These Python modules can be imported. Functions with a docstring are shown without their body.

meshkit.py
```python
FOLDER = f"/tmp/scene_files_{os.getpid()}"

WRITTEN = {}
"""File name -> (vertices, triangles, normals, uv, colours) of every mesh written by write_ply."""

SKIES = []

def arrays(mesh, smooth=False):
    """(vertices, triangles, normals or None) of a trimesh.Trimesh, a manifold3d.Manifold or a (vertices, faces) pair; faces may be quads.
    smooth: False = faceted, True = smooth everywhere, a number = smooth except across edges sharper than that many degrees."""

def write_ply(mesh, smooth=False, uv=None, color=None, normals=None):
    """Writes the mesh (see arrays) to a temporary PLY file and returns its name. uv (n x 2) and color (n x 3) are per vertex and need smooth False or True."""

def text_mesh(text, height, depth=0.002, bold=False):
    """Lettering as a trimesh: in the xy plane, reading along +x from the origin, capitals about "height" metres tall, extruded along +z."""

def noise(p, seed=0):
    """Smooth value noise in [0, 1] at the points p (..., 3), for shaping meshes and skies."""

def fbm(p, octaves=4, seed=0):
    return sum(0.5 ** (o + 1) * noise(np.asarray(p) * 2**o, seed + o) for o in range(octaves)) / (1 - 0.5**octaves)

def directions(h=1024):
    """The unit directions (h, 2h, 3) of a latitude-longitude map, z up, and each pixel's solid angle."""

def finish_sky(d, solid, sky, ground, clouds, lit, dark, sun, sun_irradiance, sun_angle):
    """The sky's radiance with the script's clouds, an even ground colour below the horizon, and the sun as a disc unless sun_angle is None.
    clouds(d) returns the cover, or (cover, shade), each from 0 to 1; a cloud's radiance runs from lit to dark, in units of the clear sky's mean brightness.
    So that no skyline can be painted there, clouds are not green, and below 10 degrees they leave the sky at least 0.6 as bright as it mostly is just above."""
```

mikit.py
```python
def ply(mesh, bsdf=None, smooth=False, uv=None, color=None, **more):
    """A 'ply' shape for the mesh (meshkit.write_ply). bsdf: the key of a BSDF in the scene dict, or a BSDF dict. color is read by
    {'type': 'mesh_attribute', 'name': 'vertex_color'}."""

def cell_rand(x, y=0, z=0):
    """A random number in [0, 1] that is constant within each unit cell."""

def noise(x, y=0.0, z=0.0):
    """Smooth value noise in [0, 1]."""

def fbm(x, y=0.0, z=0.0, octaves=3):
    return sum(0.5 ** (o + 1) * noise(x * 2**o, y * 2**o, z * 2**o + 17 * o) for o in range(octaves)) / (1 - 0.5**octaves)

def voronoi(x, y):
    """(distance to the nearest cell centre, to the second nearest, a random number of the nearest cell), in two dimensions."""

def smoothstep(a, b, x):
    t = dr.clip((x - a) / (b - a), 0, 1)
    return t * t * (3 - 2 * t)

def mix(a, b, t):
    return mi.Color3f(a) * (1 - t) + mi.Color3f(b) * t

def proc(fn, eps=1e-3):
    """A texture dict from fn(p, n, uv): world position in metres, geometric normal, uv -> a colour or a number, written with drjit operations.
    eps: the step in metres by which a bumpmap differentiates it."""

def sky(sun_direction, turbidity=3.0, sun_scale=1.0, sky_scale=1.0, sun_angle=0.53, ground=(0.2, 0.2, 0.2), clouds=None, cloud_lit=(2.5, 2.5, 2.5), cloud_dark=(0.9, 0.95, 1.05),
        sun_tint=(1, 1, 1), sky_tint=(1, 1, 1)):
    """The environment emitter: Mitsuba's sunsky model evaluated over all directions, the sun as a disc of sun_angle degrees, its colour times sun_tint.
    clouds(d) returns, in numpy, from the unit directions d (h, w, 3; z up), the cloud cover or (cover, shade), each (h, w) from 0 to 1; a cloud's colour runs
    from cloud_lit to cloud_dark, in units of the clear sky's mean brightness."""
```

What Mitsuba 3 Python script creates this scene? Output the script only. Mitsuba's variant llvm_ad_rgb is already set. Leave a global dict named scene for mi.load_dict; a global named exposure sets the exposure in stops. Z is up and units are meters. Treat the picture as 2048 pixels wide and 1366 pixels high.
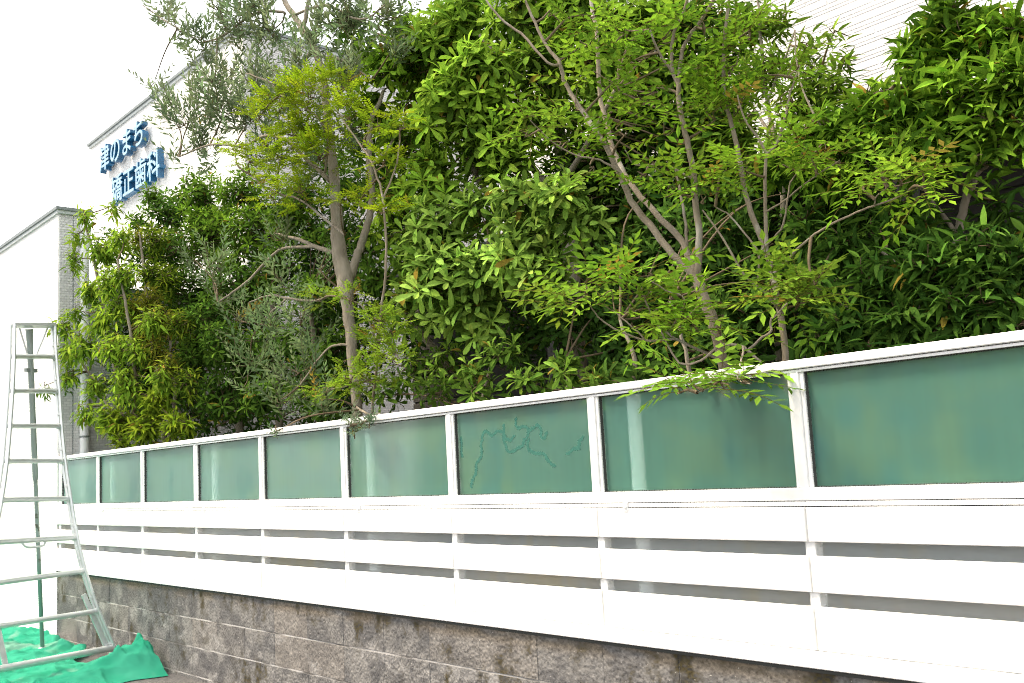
import math
import numpy as np, trimesh, drjit as dr, mitsuba as mi, mikit, manifold3d
from mikit import proc, noise, fbm, cell_rand, smoothstep, mix
from shapely.geometry import Polygon

T = mi.ScalarTransform4f
scene, labels = {}, {}

# ------------------------------------------------------------------ camera, sky, exposure
EYE = np.array([0.0, -3.11117712, 0.0])
FOCAL, YAW, PITCH, ROLL = 1958.11, *np.radians([-47.65503553, 7.22275796, -3.11362147])
FWD = np.array([math.sin(YAW) * math.cos(PITCH), math.cos(YAW) * math.cos(PITCH), math.sin(PITCH)])
_r = np.array([math.cos(YAW), -math.sin(YAW), 0.0])
_u = np.cross(_r, FWD)
RIGHT = math.cos(ROLL) * _r + math.sin(ROLL) * _u
UP = -math.sin(ROLL) * _r + math.cos(ROLL) * _u
scene['camera'] = {'type': 'perspective', 'fov': math.degrees(2 * math.atan(1024 / FOCAL)), 'fov_axis': 'x', 'near_clip': 0.05, 'far_clip': 500.0,
                   'to_world': T().look_at(origin=EYE.tolist(), target=(EYE + FWD).tolist(), up=UP.tolist())}


def overcast(d):
    # an even bright cloud layer, a little darker towards the horizon as a real overcast sky is
    el = np.clip(d[..., 2], 0, 1)
    n = 0.10 * np.sin(3.1 * d[..., 0] + 2.0 * d[..., 1]) * np.sin(4.3 * d[..., 1] + 1.0)
    return np.ones(el.shape), np.clip(0.78 - 1.0 * el + n, 0, 1)


SUN = (-0.45, -0.42, 0.80)
scene['sky'] = mikit.sky(SUN, turbidity=4, sun_scale=0.60, sun_angle=14, clouds=overcast, cloud_lit=(2.8, 2.8, 2.8), cloud_dark=(1.25, 1.28, 1.32), ground=(0.3, 0.3, 0.3))
exposure = 2.9
rng = np.random.default_rng(7)


def ray(px, py):
    return FWD + RIGHT * (px - 1024) / FOCAL - UP * (py - 683) / FOCAL


def at(px, py, Y=0.0):
    """The point of the vertical plane y = Y that the photograph shows at this pixel (2048 x 1366)."""
    d = ray(px, py)
    return EYE + d * ((Y - EYE[1]) / d[1])


def onz(px, py, z):
    d = ray(px, py)
    return EYE + d * (z / d[2])


def depth(p):
    return (np.asarray(p) - EYE) @ FWD


# ------------------------------------------------------------------ materials
def rgb(*c):
    return {'type': 'rgb', 'value': list(c)}


def mat(key, base, rough=0.5, metallic=0.0, spec=0.5, bump=None, height=1.0, two=True, **more):
    b = {'type': 'principled', 'base_color': base if isinstance(base, dict) else rgb(*base), 'roughness': rough, 'metallic': metallic, 'specular': spec, **more}
    if bump is not None:
        b = {'type': 'bumpmap', 'arbitrary': bump, 'scale': height, 'bsdf': b}
    scene[key] = {'type': 'twosided', 'bsdf': b} if two else b


def f_white(p, n, uv):
    g = fbm(p.x * 3.0, p.y * 3.0, p.z * 9.0)
    s = fbm(p.x * 26.0, p.y * 20.0, p.z * 1.6, 2)
    return mix((0.80, 0.80, 0.79), (0.70, 0.71, 0.69), smoothstep(0.52, 0.8, 0.6 * s + 0.45 * g))


def f_block(p, n, uv):
    cx, cz = dr.floor((p.x + 3.3619) / 0.407), dr.floor((p.z + 0.7690) / 0.2015)
    tone = cell_rand(cx, cz, 3)
    coarse = fbm(p.x * 9.0, p.y * 9.0, p.z * 7.0, 4)
    fine = fbm(p.x * 95.0, p.y * 95.0, p.z * 95.0, 3)
    streak = fbm(p.x * 13.0, p.y * 4.0, p.z * 1.9 + 5.0, 3)
    c = mix((0.152, 0.148, 0.143), (0.088, 0.087, 0.088), smoothstep(0.34, 0.66, coarse))
    c = mix(c, (0.185, 0.168, 0.150), smoothstep(0.66, 1.0, tone) * 0.5)
    c = mix(c, (0.066, 0.064, 0.068), smoothstep(0.28, 0.05, tone) * 0.4)
    top = smoothstep(-0.85, -0.775, p.z)
    c = mix(c, (0.135, 0.108, 0.074), top * 0.85 * smoothstep(0.25, 0.65, fbm(p.x * 5.0, 3.0, p.z * 11.0)))
    lime = smoothstep(0.58, 0.75, fbm(p.x * 6.0 + 9.0, 1.0, p.z * 8.0, 4)) * smoothstep(-0.80, -0.98, p.z)
    c = mix(c, (0.25, 0.243, 0.235), lime * 0.6)
    moss = smoothstep(0.50, 0.74, streak * 0.72 + 0.36 * fbm(p.x * 24.0, 3.0, p.z * 20.0, 3)) * smoothstep(0.42, 0.62, fbm(p.x * 3.1 + 2.0, 7.0, p.z * 4.0, 3))
    c = mix(c, mix((0.062, 0.050, 0.020), (0.020, 0.019, 0.016), smoothstep(0.40, 0.62, fine)), moss * 0.92)
    c = c * (0.22 + 1.98 * fine)
    grit = smoothstep(0.86, 0.93, noise(p.x * 120.0, p.y * 120.0, p.z * 120.0)) * smoothstep(0.45, 0.6, noise(p.x * 31.0, 2.0, p.z * 31.0))
    return mix(c, (0.55, 0.53, 0.49), grit * 0.8)


def b_block(p, n, uv):
    return fbm(p.x * 60.0, p.y * 60.0, p.z * 60.0, 4) * 0.9 + 0.7 * fbm(p.x * 14.0, p.y * 14.0, p.z * 14.0, 3)


def f_pane(p, n, uv):
    k = dr.floor((p.x + 9.9132))
    st = fbm(p.x * 13.0 + 7.0 * k, 1.0, p.z * 1.8, 3)
    cl = fbm(p.x * 3.4 + 3.0 * k, 4.0, p.z * 4.5, 4)
    fine = fbm(p.x * 60.0, 2.0, p.z * 4.0, 2)
    c = mix((0.170, 0.470, 0.355), (0.270, 0.595, 0.490), smoothstep(-1.5, -8.5, p.x))
    a = smoothstep(0.42, 0.72, 0.30 * st + 0.76 * cl) * (0.35 + 0.65 * smoothstep(-8.0, -4.0, p.x))
    c = mix(c, (0.300, 0.580, 0.320), a * 0.50)
    c = mix(c, (0.140, 0.460, 0.400), smoothstep(0.60, 0.78, fbm(p.x * 5.0 + k, 9.0, p.z * 2.4, 3)) * 0.7)
    return c * (0.92 + 0.16 * fine)


def f_pane_low(p, n, uv):
    st = fbm(p.x * 22.0, 1.0, p.z * 1.3, 3)
    cl = fbm(p.x * 0.9 + 5.0, 4.0, p.z * 1.1, 2)
    c = mix((0.80, 0.88, 0.90), (0.86, 0.92, 0.93), st)
    return mix(c, (0.88, 0.86, 0.66), smoothstep(0.50, 0.74, 0.75 * cl + 0.3 * st) * 0.9)


def f_bark(p, n, uv):
    g = fbm(p.x * 28.0, p.y * 28.0, p.z * 9.0, 4)
    m = fbm(p.x * 7.0, p.y * 7.0, p.z * 5.0, 3)
    c = mix((0.190, 0.160, 0.122), (0.340, 0.300, 0.240), g)
    return mix(c, (0.235, 0.250, 0.190), smoothstep(0.55, 0.75, m) * 0.55)


def b_bark(p, n, uv):
    return fbm(p.x * 60.0, p.y * 60.0, p.z * 18.0, 4)


def f_bark_pale(p, n, uv):
    g = fbm(p.x * 30.0, p.y * 30.0, p.z * 12.0, 4)
    c = mix((0.165, 0.130, 0.095), (0.315, 0.270, 0.215), g)
    return mix(c, (0.42, 0.40, 0.36), smoothstep(0.60, 0.75, fbm(p.x * 9.0, p.y * 9.0, p.z * 6.0)) * 0.6)


def bricks(x, z, w, h):
    row = dr.floor(z / h)
    fx = x / w + 0.5 * (row - 2 * dr.floor(row / 2))
    a, b = fx - dr.floor(fx), z / h - row
    e = dr.minimum(dr.minimum(a, 1 - a) * w, dr.minimum(b, 1 - b) * h)
    return e, cell_rand(dr.floor(fx), row, 4)


def f_tile(p, n, uv):
    e, t = bricks(p.x + p.y, p.z, 0.055, 0.026)
    c = mix((0.54, 0.54, 0.54), (0.66, 0.66, 0.655), t)
    return mix(c, (0.46, 0.46, 0.46), smoothstep(0.004, 0.001, e)) * (0.88 + 0.24 * fbm(p.y * 40.0, p.x * 40.0, p.z * 40.0))


def b_tile(p, n, uv):
    e, t = bricks(p.x + p.y, p.z, 0.055, 0.026)
    return 0.0025 * smoothstep(0.001, 0.006, e) + 0.003 * t + 0.005 * fbm(p.x * 50.0, p.y * 50.0, p.z * 50.0)


def b_siding(p, n, uv):
    e, t = bricks(p.x, p.z, 0.34, 0.0575)
    return 0.004 * smoothstep(0.001, 0.010, e) + 0.004 * t


def f_soil(p, n, uv):
    return mix((0.045, 0.035, 0.025), (0.12, 0.095, 0.065), fbm(p.x * 18.0, p.y * 18.0, 0.0, 4))


def f_asphalt(p, n, uv):
    a = fbm(p.x * 60.0, p.y * 60.0, 0.0, 3)
    return mix((0.050, 0.050, 0.052), (0.125, 0.120, 0.115), a) * (0.7 + 0.6 * fbm(p.x * 1.5, p.y * 1.5, 0.0))


def f_concrete(p, n, uv):
    return mix((0.36, 0.35, 0.36), (0.50, 0.49, 0.49), fbm(p.x * 11.0, p.y * 11.0, p.z * 11.0, 4))


def f_stucco(p, n, uv):
    return mix((0.80, 0.80, 0.79), (0.72, 0.72, 0.71), fbm(p.x * 2.0, p.y * 2.0, p.z * 0.7, 4))


def f_tarp(p, n, uv):
    g = fbm(p.x * 7.0, p.y * 7.0, p.z * 7.0, 4)
    w = 0.5 + 0.5 * dr.sin(p.x * 700.0) * dr.sin(p.y * 700.0)
    c = mix((0.018, 0.33, 0.19), (0.085, 0.46, 0.31), g)
    return mix(c, (0.33, 0.50, 0.42), smoothstep(0.62, 0.78, fbm(p.x * 3.3 + 4.0, p.y * 3.3, 1.0, 4)) * 0.55) * (0.94 + 0.06 * w)


def f_alu(p, n, uv):
    return mix((0.52, 0.55, 0.55), (0.72, 0.74, 0.74), fbm(p.x * 20.0, p.y * 20.0, p.z * 20.0))


def f_pole(p, n, uv):
    g = fbm(p.x * 30.0, p.y * 30.0, p.z * 24.0, 3)
    c = mix((0.20, 0.24, 0.23), (0.33, 0.37, 0.36), fbm(p.x * 3.0, p.y * 3.0, p.z * 3.0))
    c = mix(c, (0.12, 0.11, 0.09), smoothstep(0.55, 0.7, g) * smoothstep(-0.95, -0.6, p.z) * smoothstep(0.2, -0.2, p.z))
    return mix(c, (0.14, 0.25, 0.21), smoothstep(-0.55, -0.75, p.z))


mat('white_metal', proc(f_white), 0.38)
mat('rubber_grey', (0.045, 0.048, 0.045), 0.7)
mat('block_face', proc(f_block), 0.93, spec=0.2, bump=proc(b_block, 2e-3), height=0.009)
mat('mortar', proc(lambda p, n, uv: mix((0.10, 0.095, 0.09), (0.42, 0.41, 0.40), smoothstep(0.3, 0.62, fbm(p.x * 5.0, 1.0, p.z * 9.0, 4)))), 0.95, spec=0.1)
mat('bark', proc(f_bark), 0.9, spec=0.15, bump=proc(b_bark, 2e-3), height=0.006)
mat('bark_pale', proc(f_bark_pale), 0.85, spec=0.2, bump=proc(b_bark, 2e-3), height=0.003)
mat('twig_brown', (0.13, 0.095, 0.055), 0.8)
mat('tile_grey', proc(f_tile), 0.75, bump=proc(b_tile, 1e-3), height=1.0)
mat('stucco', proc(f_stucco), 0.9, spec=0.2)
mat('siding_white', proc(lambda p, n, uv: mix((0.78, 0.77, 0.77), (0.70, 0.69, 0.69), fbm(p.x * 2.0, p.y, p.z * 3.0))), 0.6, bump=proc(b_siding, 1e-3), height=1.0)
mat('siding_dark', proc(lambda p, n, uv: mix((0.055, 0.053, 0.051), (0.085, 0.082, 0.080), fbm(p.x * 2.0, p.y, p.z * 9.0))), 0.7)
mat('coping_metal', (0.20, 0.23, 0.23), 0.45, metallic=0.3)
mat('coping_light', (0.46, 0.50, 0.50), 0.45, metallic=0.2)
mat('letter_face', (0.27, 0.45, 0.60), 0.35)
mat('letter_side', (0.010, 0.095, 0.21), 0.35)
mat('soil', proc(f_soil), 0.95, spec=0.1)
mat('asphalt', proc(f_asphalt), 0.92, spec=0.2)
mat('concrete', proc(f_concrete), 0.9, spec=0.2)
mat('aluminium', proc(f_alu), 0.38, metallic=0.55)
mat('pole_paint', proc(f_pole), 0.5, metallic=0.2)
mat('pvc', (0.78, 0.79, 0.80), 0.35)
VC = {'type': 'mesh_attribute', 'name': 'vertex_color'}
scene['leaf_gloss'] = {'type': 'principledthin', 'base_color': VC, 'roughness': 0.31, 'spec_trans': 0.0, 'diff_trans': 0.55, 'eta': 1.45}
scene['leaf_soft'] = {'type': 'principledthin', 'base_color': VC, 'roughness': 0.55, 'spec_trans': 0.0, 'diff_trans': 0.72, 'eta': 1.35}
scene['pane_green'] = {'type': 'blendbsdf', 'weight': 0.40,
                       'clear': {'type': 'principledthin', 'base_color': rgb(0.93, 0.97, 0.96), 'roughness': 0.17, 'spec_trans': 1.0, 'diff_trans': 0.0, 'eta': 1.45},
                       'film': {'type': 'principledthin', 'base_color': proc(f_pane), 'roughness': 0.4, 'spec_trans': 0.0, 'diff_trans': 0.5, 'eta': 1.4}}
scene['pane_grey'] = {'type': 'blendbsdf', 'weight': 0.42,
                      'clear': {'type': 'principledthin', 'base_color': rgb(0.93, 0.95, 0.95), 'roughness': 0.17, 'spec_trans': 1.0, 'diff_trans': 0.0, 'eta': 1.45},
                      'film': {'type': 'principledthin', 'base_color': proc(f_pane_low), 'roughness': 0.4, 'spec_trans': 0.0, 'diff_trans': 0.5, 'eta': 1.4}}
scene['trail_film'] = {'type': 'principledthin', 'base_color': rgb(0.075, 0.215, 0.175), 'roughness': 0.4, 'spec_trans': 0.0, 'diff_trans': 0.5, 'eta': 1.4}
scene['tarp_sheet'] = {'type': 'principledthin', 'base_color': proc(f_tarp), 'roughness': 0.45, 'spec_trans': 0.0, 'diff_trans': 0.5, 'eta': 1.4}


# ------------------------------------------------------------------ helpers
def numbered(key):
    if key not in scene and key not in labels and not any(k.startswith(key + '__') for k in scene):
        return key
    n = 1
    while f'{key}_{n:03d}' in used:
        n += 1
    return f'{key}_{n:03d}'


used = set()


def free(name):
    if name not in used:
        used.add(name)
        return name
    n = counters.get(name, 1)
    while f'{name}_{n:03d}' in used:
        n += 1
    counters[name] = n
    used.add(f'{name}_{n:03d}')
    return f'{name}_{n:03d}'


counters = {}


def thing(name, label, category, group=None):
    key = free(name)
    labels[key] = {'label': label, 'category': category}
    if group:
        labels[key]['group'] = group
    return key


def part(parent, name, mesh, bsdf, smooth=False, label=None, kind=None, **more):
    key = free(f'{parent}__{name}')
    scene[key] = mikit.ply(mesh, bsdf, smooth=smooth, **more)
    if label or kind:
        labels[key] = {k: v for k, v in (('label', label), ('kind', kind)) if v}
    return key


def single(name, label, category, mesh, bsdf, smooth=False, kind=None, **more):
    key = free(name)
    scene[key] = mikit.ply(mesh, bsdf, smooth=smooth, **more)
    labels[key] = {'label': label, 'category': category} if kind is None else {'kind': kind, 'label': label}
    return key


def box(x0, x1, y0, y1, z0, z1, bevel=0.0):
    if bevel <= 0:
        m = trimesh.creation.box(extents=(x1 - x0, y1 - y0, z1 - z0))
        m.apply_translation(((x0 + x1) / 2, (y0 + y1) / 2, (z0 + z1) / 2))
        return m
    b = bevel
    pts = []
    for sx in (0, 1):
        for sy in (0, 1):
            for sz in (0, 1):
                X, Y, Z = (x0, x1)[sx], (y0, y1)[sy], (z0, z1)[sz]
                ix, iy, iz = b * (1 - 2 * sx), b * (1 - 2 * sy), b * (1 - 2 * sz)
                pts += [(X, Y + iy, Z + iz), (X + ix, Y, Z + iz), (X + ix, Y + iy, Z)]
    return trimesh.convex.convex_hull(np.array(pts))


def spline(pts, step=6):
    """Catmull-Rom through the rows of pts."""
    P = np.asarray(pts, float)
    if len(P) < 3:
        t = np.linspace(0, 1, step + 1)[:, None]
        return P[0] * (1 - t) + P[-1] * t
    Q = np.vstack([2 * P[0] - P[1], P, 2 * P[-1] - P[-2]])
    out = []
    for i in range(len(P) - 1):
        a, b, c, d = Q[i:i + 4]
        for t in np.linspace(0, 1, step, endpoint=False):
            out.append(0.5 * ((2 * b) + (-a + c) * t + (2 * a - 5 * b + 4 * c - d) * t * t + (-a + 3 * b - 3 * c + d) * t ** 3))
    return np.array(out + [P[-1]])


def tube(p, rad, sides=8, cap=True):
    p = np.asarray(p, float)
    n = len(p)
    rad = np.broadcast_to(rad, (n,))
    t = np.gradient(p, axis=0)
    t /= np.linalg.norm(t, axis=1, keepdims=True) + 1e-12
    a = np.zeros_like(p)
    v = np.array([0.0, 0, 1]) if abs(t[0, 2]) < 0.9 else np.array([1.0, 0, 0])
    for i in range(n):
        v = v - t[i] * (v @ t[i])
        v = v / (np.linalg.norm(v) + 1e-12)
        a[i] = v
    b = np.cross(t, a)
    ang = np.arange(sides) * 2 * np.pi / sides
    V = p[:, None] + rad[:, None, None] * (np.cos(ang)[None, :, None] * a[:, None] + np.sin(ang)[None, :, None] * b[:, None])
    i, j = np.meshgrid(np.arange(n - 1), np.arange(sides), indexing='ij')
    q = np.stack([i * sides + j, i * sides + (j + 1) % sides, (i + 1) * sides + (j + 1) % sides, (i + 1) * sides + j], -1).reshape(-1, 4)
    F = np.vstack([q[:, [0, 1, 2]], q[:, [0, 2, 3]]])
    V = V.reshape(-1, 3)
    if cap:
        o = (n - 1) * sides
        F = np.vstack([F, [[0, k + 1, k] for k in range(1, sides - 1)], [[o, o + k, o + k + 1] for k in range(1, sides - 1)]])
    return trimesh.Trimesh(V, F, process=False)


def join(ms):
    return trimesh.util.concatenate(list(ms))


def prism(p0, p1, w, d, side):
    """A bar of rectangular section from p0 to p1: w along side, d across."""
    p0, p1 = np.asarray(p0, float), np.asarray(p1, float)
    t = (p1 - p0) / np.linalg.norm(p1 - p0)
    s = np.asarray(side, float) - t * (np.asarray(side) @ t)
    s /= np.linalg.norm(s)
    n = np.cross(t, s)
    V = [q + s * w / 2 * i + n * d / 2 * j for q in (p0, p1) for i, j in ((-1, -1), (1, -1), (1, 1), (-1, 1))]
    return trimesh.convex.convex_hull(np.array(V))


# ------------------------------------------------------------------ ground
GZ, BED = -1.40, -0.80
TOPZ = -0.769


def sheet(x0, x1, y0, y1, z):
    return (np.array([[x0, y0, z], [x1, y0, z], [x1, y1, z], [x0, y1, z]], float), np.array([[0, 1, 2], [0, 2, 3]]))


single('ground', 'grey asphalt ground in front of the fence', 'ground', sheet(-200, 200, -200, 0.06, GZ), 'asphalt', kind='structure')
single('planting_bed', 'raised soil bed behind the fence', 'bed', sheet(-200, 200, 0.07, 200, BED), 'soil', kind='structure')
single('concrete_apron', 'pale concrete strip at the foot of the white building', 'apron', box(-16, -10.10, -0.16, -0.005, GZ, GZ + 0.045, 0.008), 'concrete', kind='structure')

# ------------------------------------------------------------------ block wall
XW0, XW1, PX0 = -10.08, 2.0, -9.91322
bw = thing('block_wall', 'low grey concrete block wall with dark mossy stains under the white fence', 'wall')
part(bw, 'mortar', box(XW0, XW1, 0.0060, 0.115, GZ - 0.3, TOPZ - 0.006), 'mortar')
k0 = math.floor((XW0 + 3.3619) / 0.407)
for row in range(5):
    z1 = TOPZ - 0.2015 * row
    for k in range(k0, math.ceil((XW1 + 3.3619) / 0.407)):
        x0, x1 = max(-3.3619 + 0.407 * k, XW0), min(-3.3619 + 0.407 * (k + 1), XW1)
        if x1 - x0 < 0.03 or (row >= 4 and x1 < -9.2) and False:
            continue
        y = 0.002 + 0.003 * rng.random()
        g = 0.0003 + 0.0005 * rng.random()
        part(bw, 'block', box(x0 + g, x1 - g, y, 0.11, z1 - 0.2015 + 0.0035, z1 - 0.0045 if row else z1, 0.0018), 'block_face')

# ------------------------------------------------------------------ fence
fe = thing('fence', 'long white metal fence with green frosted panes above white horizontal boards', 'fence')
NP = 12                                             # panels, one metre each
XE = PX0 + NP - 1
XS = PX0 - 0.115
part(fe, 'top_rail', box(XS, XE, -0.022, 0.055, 0.2885, 0.3205, 0.003), 'white_metal')
part(fe, 'top_rail', box(XS, XE, -0.012, 0.045, 0.2765, 0.2855, 0.0), 'white_metal')
part(fe, 'rail_groove', box(XS, XE, -0.004, 0.04, 0.2850, 0.2890, 0.0), 'rubber_grey')
part(fe, 'middle_rail', box(XS, XE, -0.016, 0.05, -0.1775, -0.1325, 0.002), 'white_metal')
part(fe, 'middle_rail', box(XS, XE, -0.016, 0.05, -0.1965, -0.1805, 0.002), 'white_metal')
part(fe, 'rail_groove', box(XS, XE, -0.006, 0.04, -0.2000, -0.1770, 0.0), 'rubber_grey')
part(fe, 'base_rail', box(XS, XE, -0.026, 0.06, -0.7513, -0.6918, 0.003), 'white_metal')
part(fe, 'rail_groove', box(XS, XE, -0.004, 0.05, -0.7685, -0.7517, 0.0), 'rubber_grey')
G = 0.0334
for k in range(NP):
    x = PX0 + k
    part(fe, 'post', box(x - 0.0165, x + 0.0165, -0.012, 0.045, -0.1320, 0.2762, 0.002), 'white_metal')
    part(fe, 'post', box(x - 0.0200, x + 0.0200, -0.006, 0.045, -0.6900, -0.2000, 0.002), 'white_metal')
    a, b = (x + 0.0172, x + 1 - 0.0172)
    if k == NP - 1:
        continue
    fr = []
    fr.append(box(a, a + 0.0160, -0.006, 0.024, -0.1318, 0.2760, 0.0015))
    fr.append(box(b - 0.0160, b, -0.006, 0.024, -0.1318, 0.2760, 0.0015))
    pn = part(fe, 'pane', (np.array([[a + .008, 0.018, -0.1322], [b - .008, 0.018, -0.1322], [b - .008, 0.018, 0.277], [a + .008, 0.018, 0.277]]), np.array([[0, 1, 2], [0, 2, 3]])), 'pane_green')
    part(pn, 'stile', fr[0], 'white_metal')
    part(pn, 'stile', fr[1], 'white_metal')
    part(pn, 'gasket', join([box(a + .0160, a + .0195, 0.002, 0.016, -0.1316, 0.2758), box(b - .0195, b - .0160, 0.002, 0.016, -0.1316, 0.2758),
                             box(a + .0195, b - .0195, 0.002, 0.016, -0.1316, -0.1290), box(a + .0195, b - .0195, 0.002, 0.016, 0.2730, 0.2758)]), 'rubber_grey')
    part(fe, 'lower_pane', (np.array([[a - .01, 0.034, -0.69], [b + .01, 0.034, -0.69], [b + .01, 0.034, -0.2], [a - .01, 0.034, -0.2]]), np.array([[0, 1, 2], [0, 2, 3]])), 'pane_grey')
    for z0, z1 in ((-0.3197, -0.2000), (-0.4930, -0.3682), (-0.6893, -0.5412)):
        part(fe, 'board', box(x + 0.003, x + 0.997, -0.020, -0.0066, z0, z1, 0.002), 'white_metal')
# the short left end beside the building
part(fe, 'pane', (np.array([[XS, 0.018, -0.1322], [PX0 - .018, 0.018, -0.1322], [PX0 - .018, 0.018, 0.277], [XS, 0.018, 0.277]]), np.array([[0, 1, 2], [0, 2, 3]])), 'pane_green')
part(fe, 'lower_pane', (np.array([[XS, 0.034, -0.69], [PX0, 0.034, -0.69], [PX0, 0.034, -0.2], [XS, 0.034, -0.2]]), np.array([[0, 1, 2], [0, 2, 3]])), 'pane_grey')
for z0, z1 in ((-0.3197, -0.2000), (-0.4930, -0.3682), (-0.6893, -0.5412)):
    part(fe, 'board', box(XS, PX0 - 0.003, -0.020, -0.0066, z0, z1, 0.002), 'white_metal')
# round support posts behind every second panel, with the little clamps on the rail
for k in range(1, NP - 1, 2):
    x = PX0 + k + 0.165
    sp = part(fe, 'support_post', tube([[x, 0.075, -0.80], [x, 0.075, -0.3], [x, 0.075, 0.272]], 0.030, 20), 'white_metal', smooth=40)
    part(sp, 'clamp', join([box(x - .012, x + .012, -0.024, -0.0165, -0.2145, -0.1745, 0.002), box(x - .008, x + .008, -0.030, -0.0243, -0.2000, -0.1890, 0.002)]), 'white_metal')
# grazing trails of snails on the film of algae on the seventh pane
TR = [[(328, 615), (345, 700), (335, 780), (350, 820)], [(440, 1170), (470, 1050), (500, 1000), (495, 930), (530, 860), (560, 800), (550, 690), (580, 570), (620, 555), (660, 600), (700, 570), (740, 555), (790, 560), (800, 620), (830, 640), (870, 650), (910, 600)],
      [(790, 480), (800, 560), (790, 640), (820, 700), (830, 760), (900, 770), (950, 730), (1000, 710), (1020, 640), (1060, 600), (1050, 520), (1010, 500), (960, 520), (920, 480), (930, 420)],
      [(1060, 560), (1120, 510), (1160, 490), (1200, 540), (1190, 600), (1240, 630), (1250, 560)], [(1060, 640), (1060, 730), (1100, 780), (1160, 790), (1240, 810), (1270, 870), (1320, 910), (1350, 930)],
      [(1650, 610), (1610, 660), (1600, 730), (1540, 750), (1480, 800)]]
ribs = []
for ln in TR:
    P = spline([at(860 + a / 5.39, 760 + b / 5.39, 0.0170) for a, b in ln], 9)
    n = len(P)
    P[:, 0] += 0.006 * np.sin(np.arange(n) * 1.9) + 0.003 * rng.normal(size=n)
    P[:, 2] += 0.004 * np.sin(np.arange(n) * 2.3 + 1)
    P[:, 1] = 0.0170
    t = np.gradient(P, axis=0)
    t /= np.linalg.norm(t, axis=1, keepdims=True) + 1e-9
    s = np.stack([-t[:, 2], 0 * t[:, 0], t[:, 0]], 1) * (0.0062 + 0.0030 * rng.random((n, 1)))
    V = np.vstack([P + s, P - s])
    i = np.arange(n - 1)
    ribs.append(trimesh.Trimesh(V, np.vstack([np.stack([i, i + 1, i + 1 + n], 1), np.stack([i, i + 1 + n, i + n], 1)]), process=False))
part('fence__pane_006', 'grazing_trail', join(ribs), 'trail_film', label='dark wavy snail trails on a stained green pane')

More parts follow.
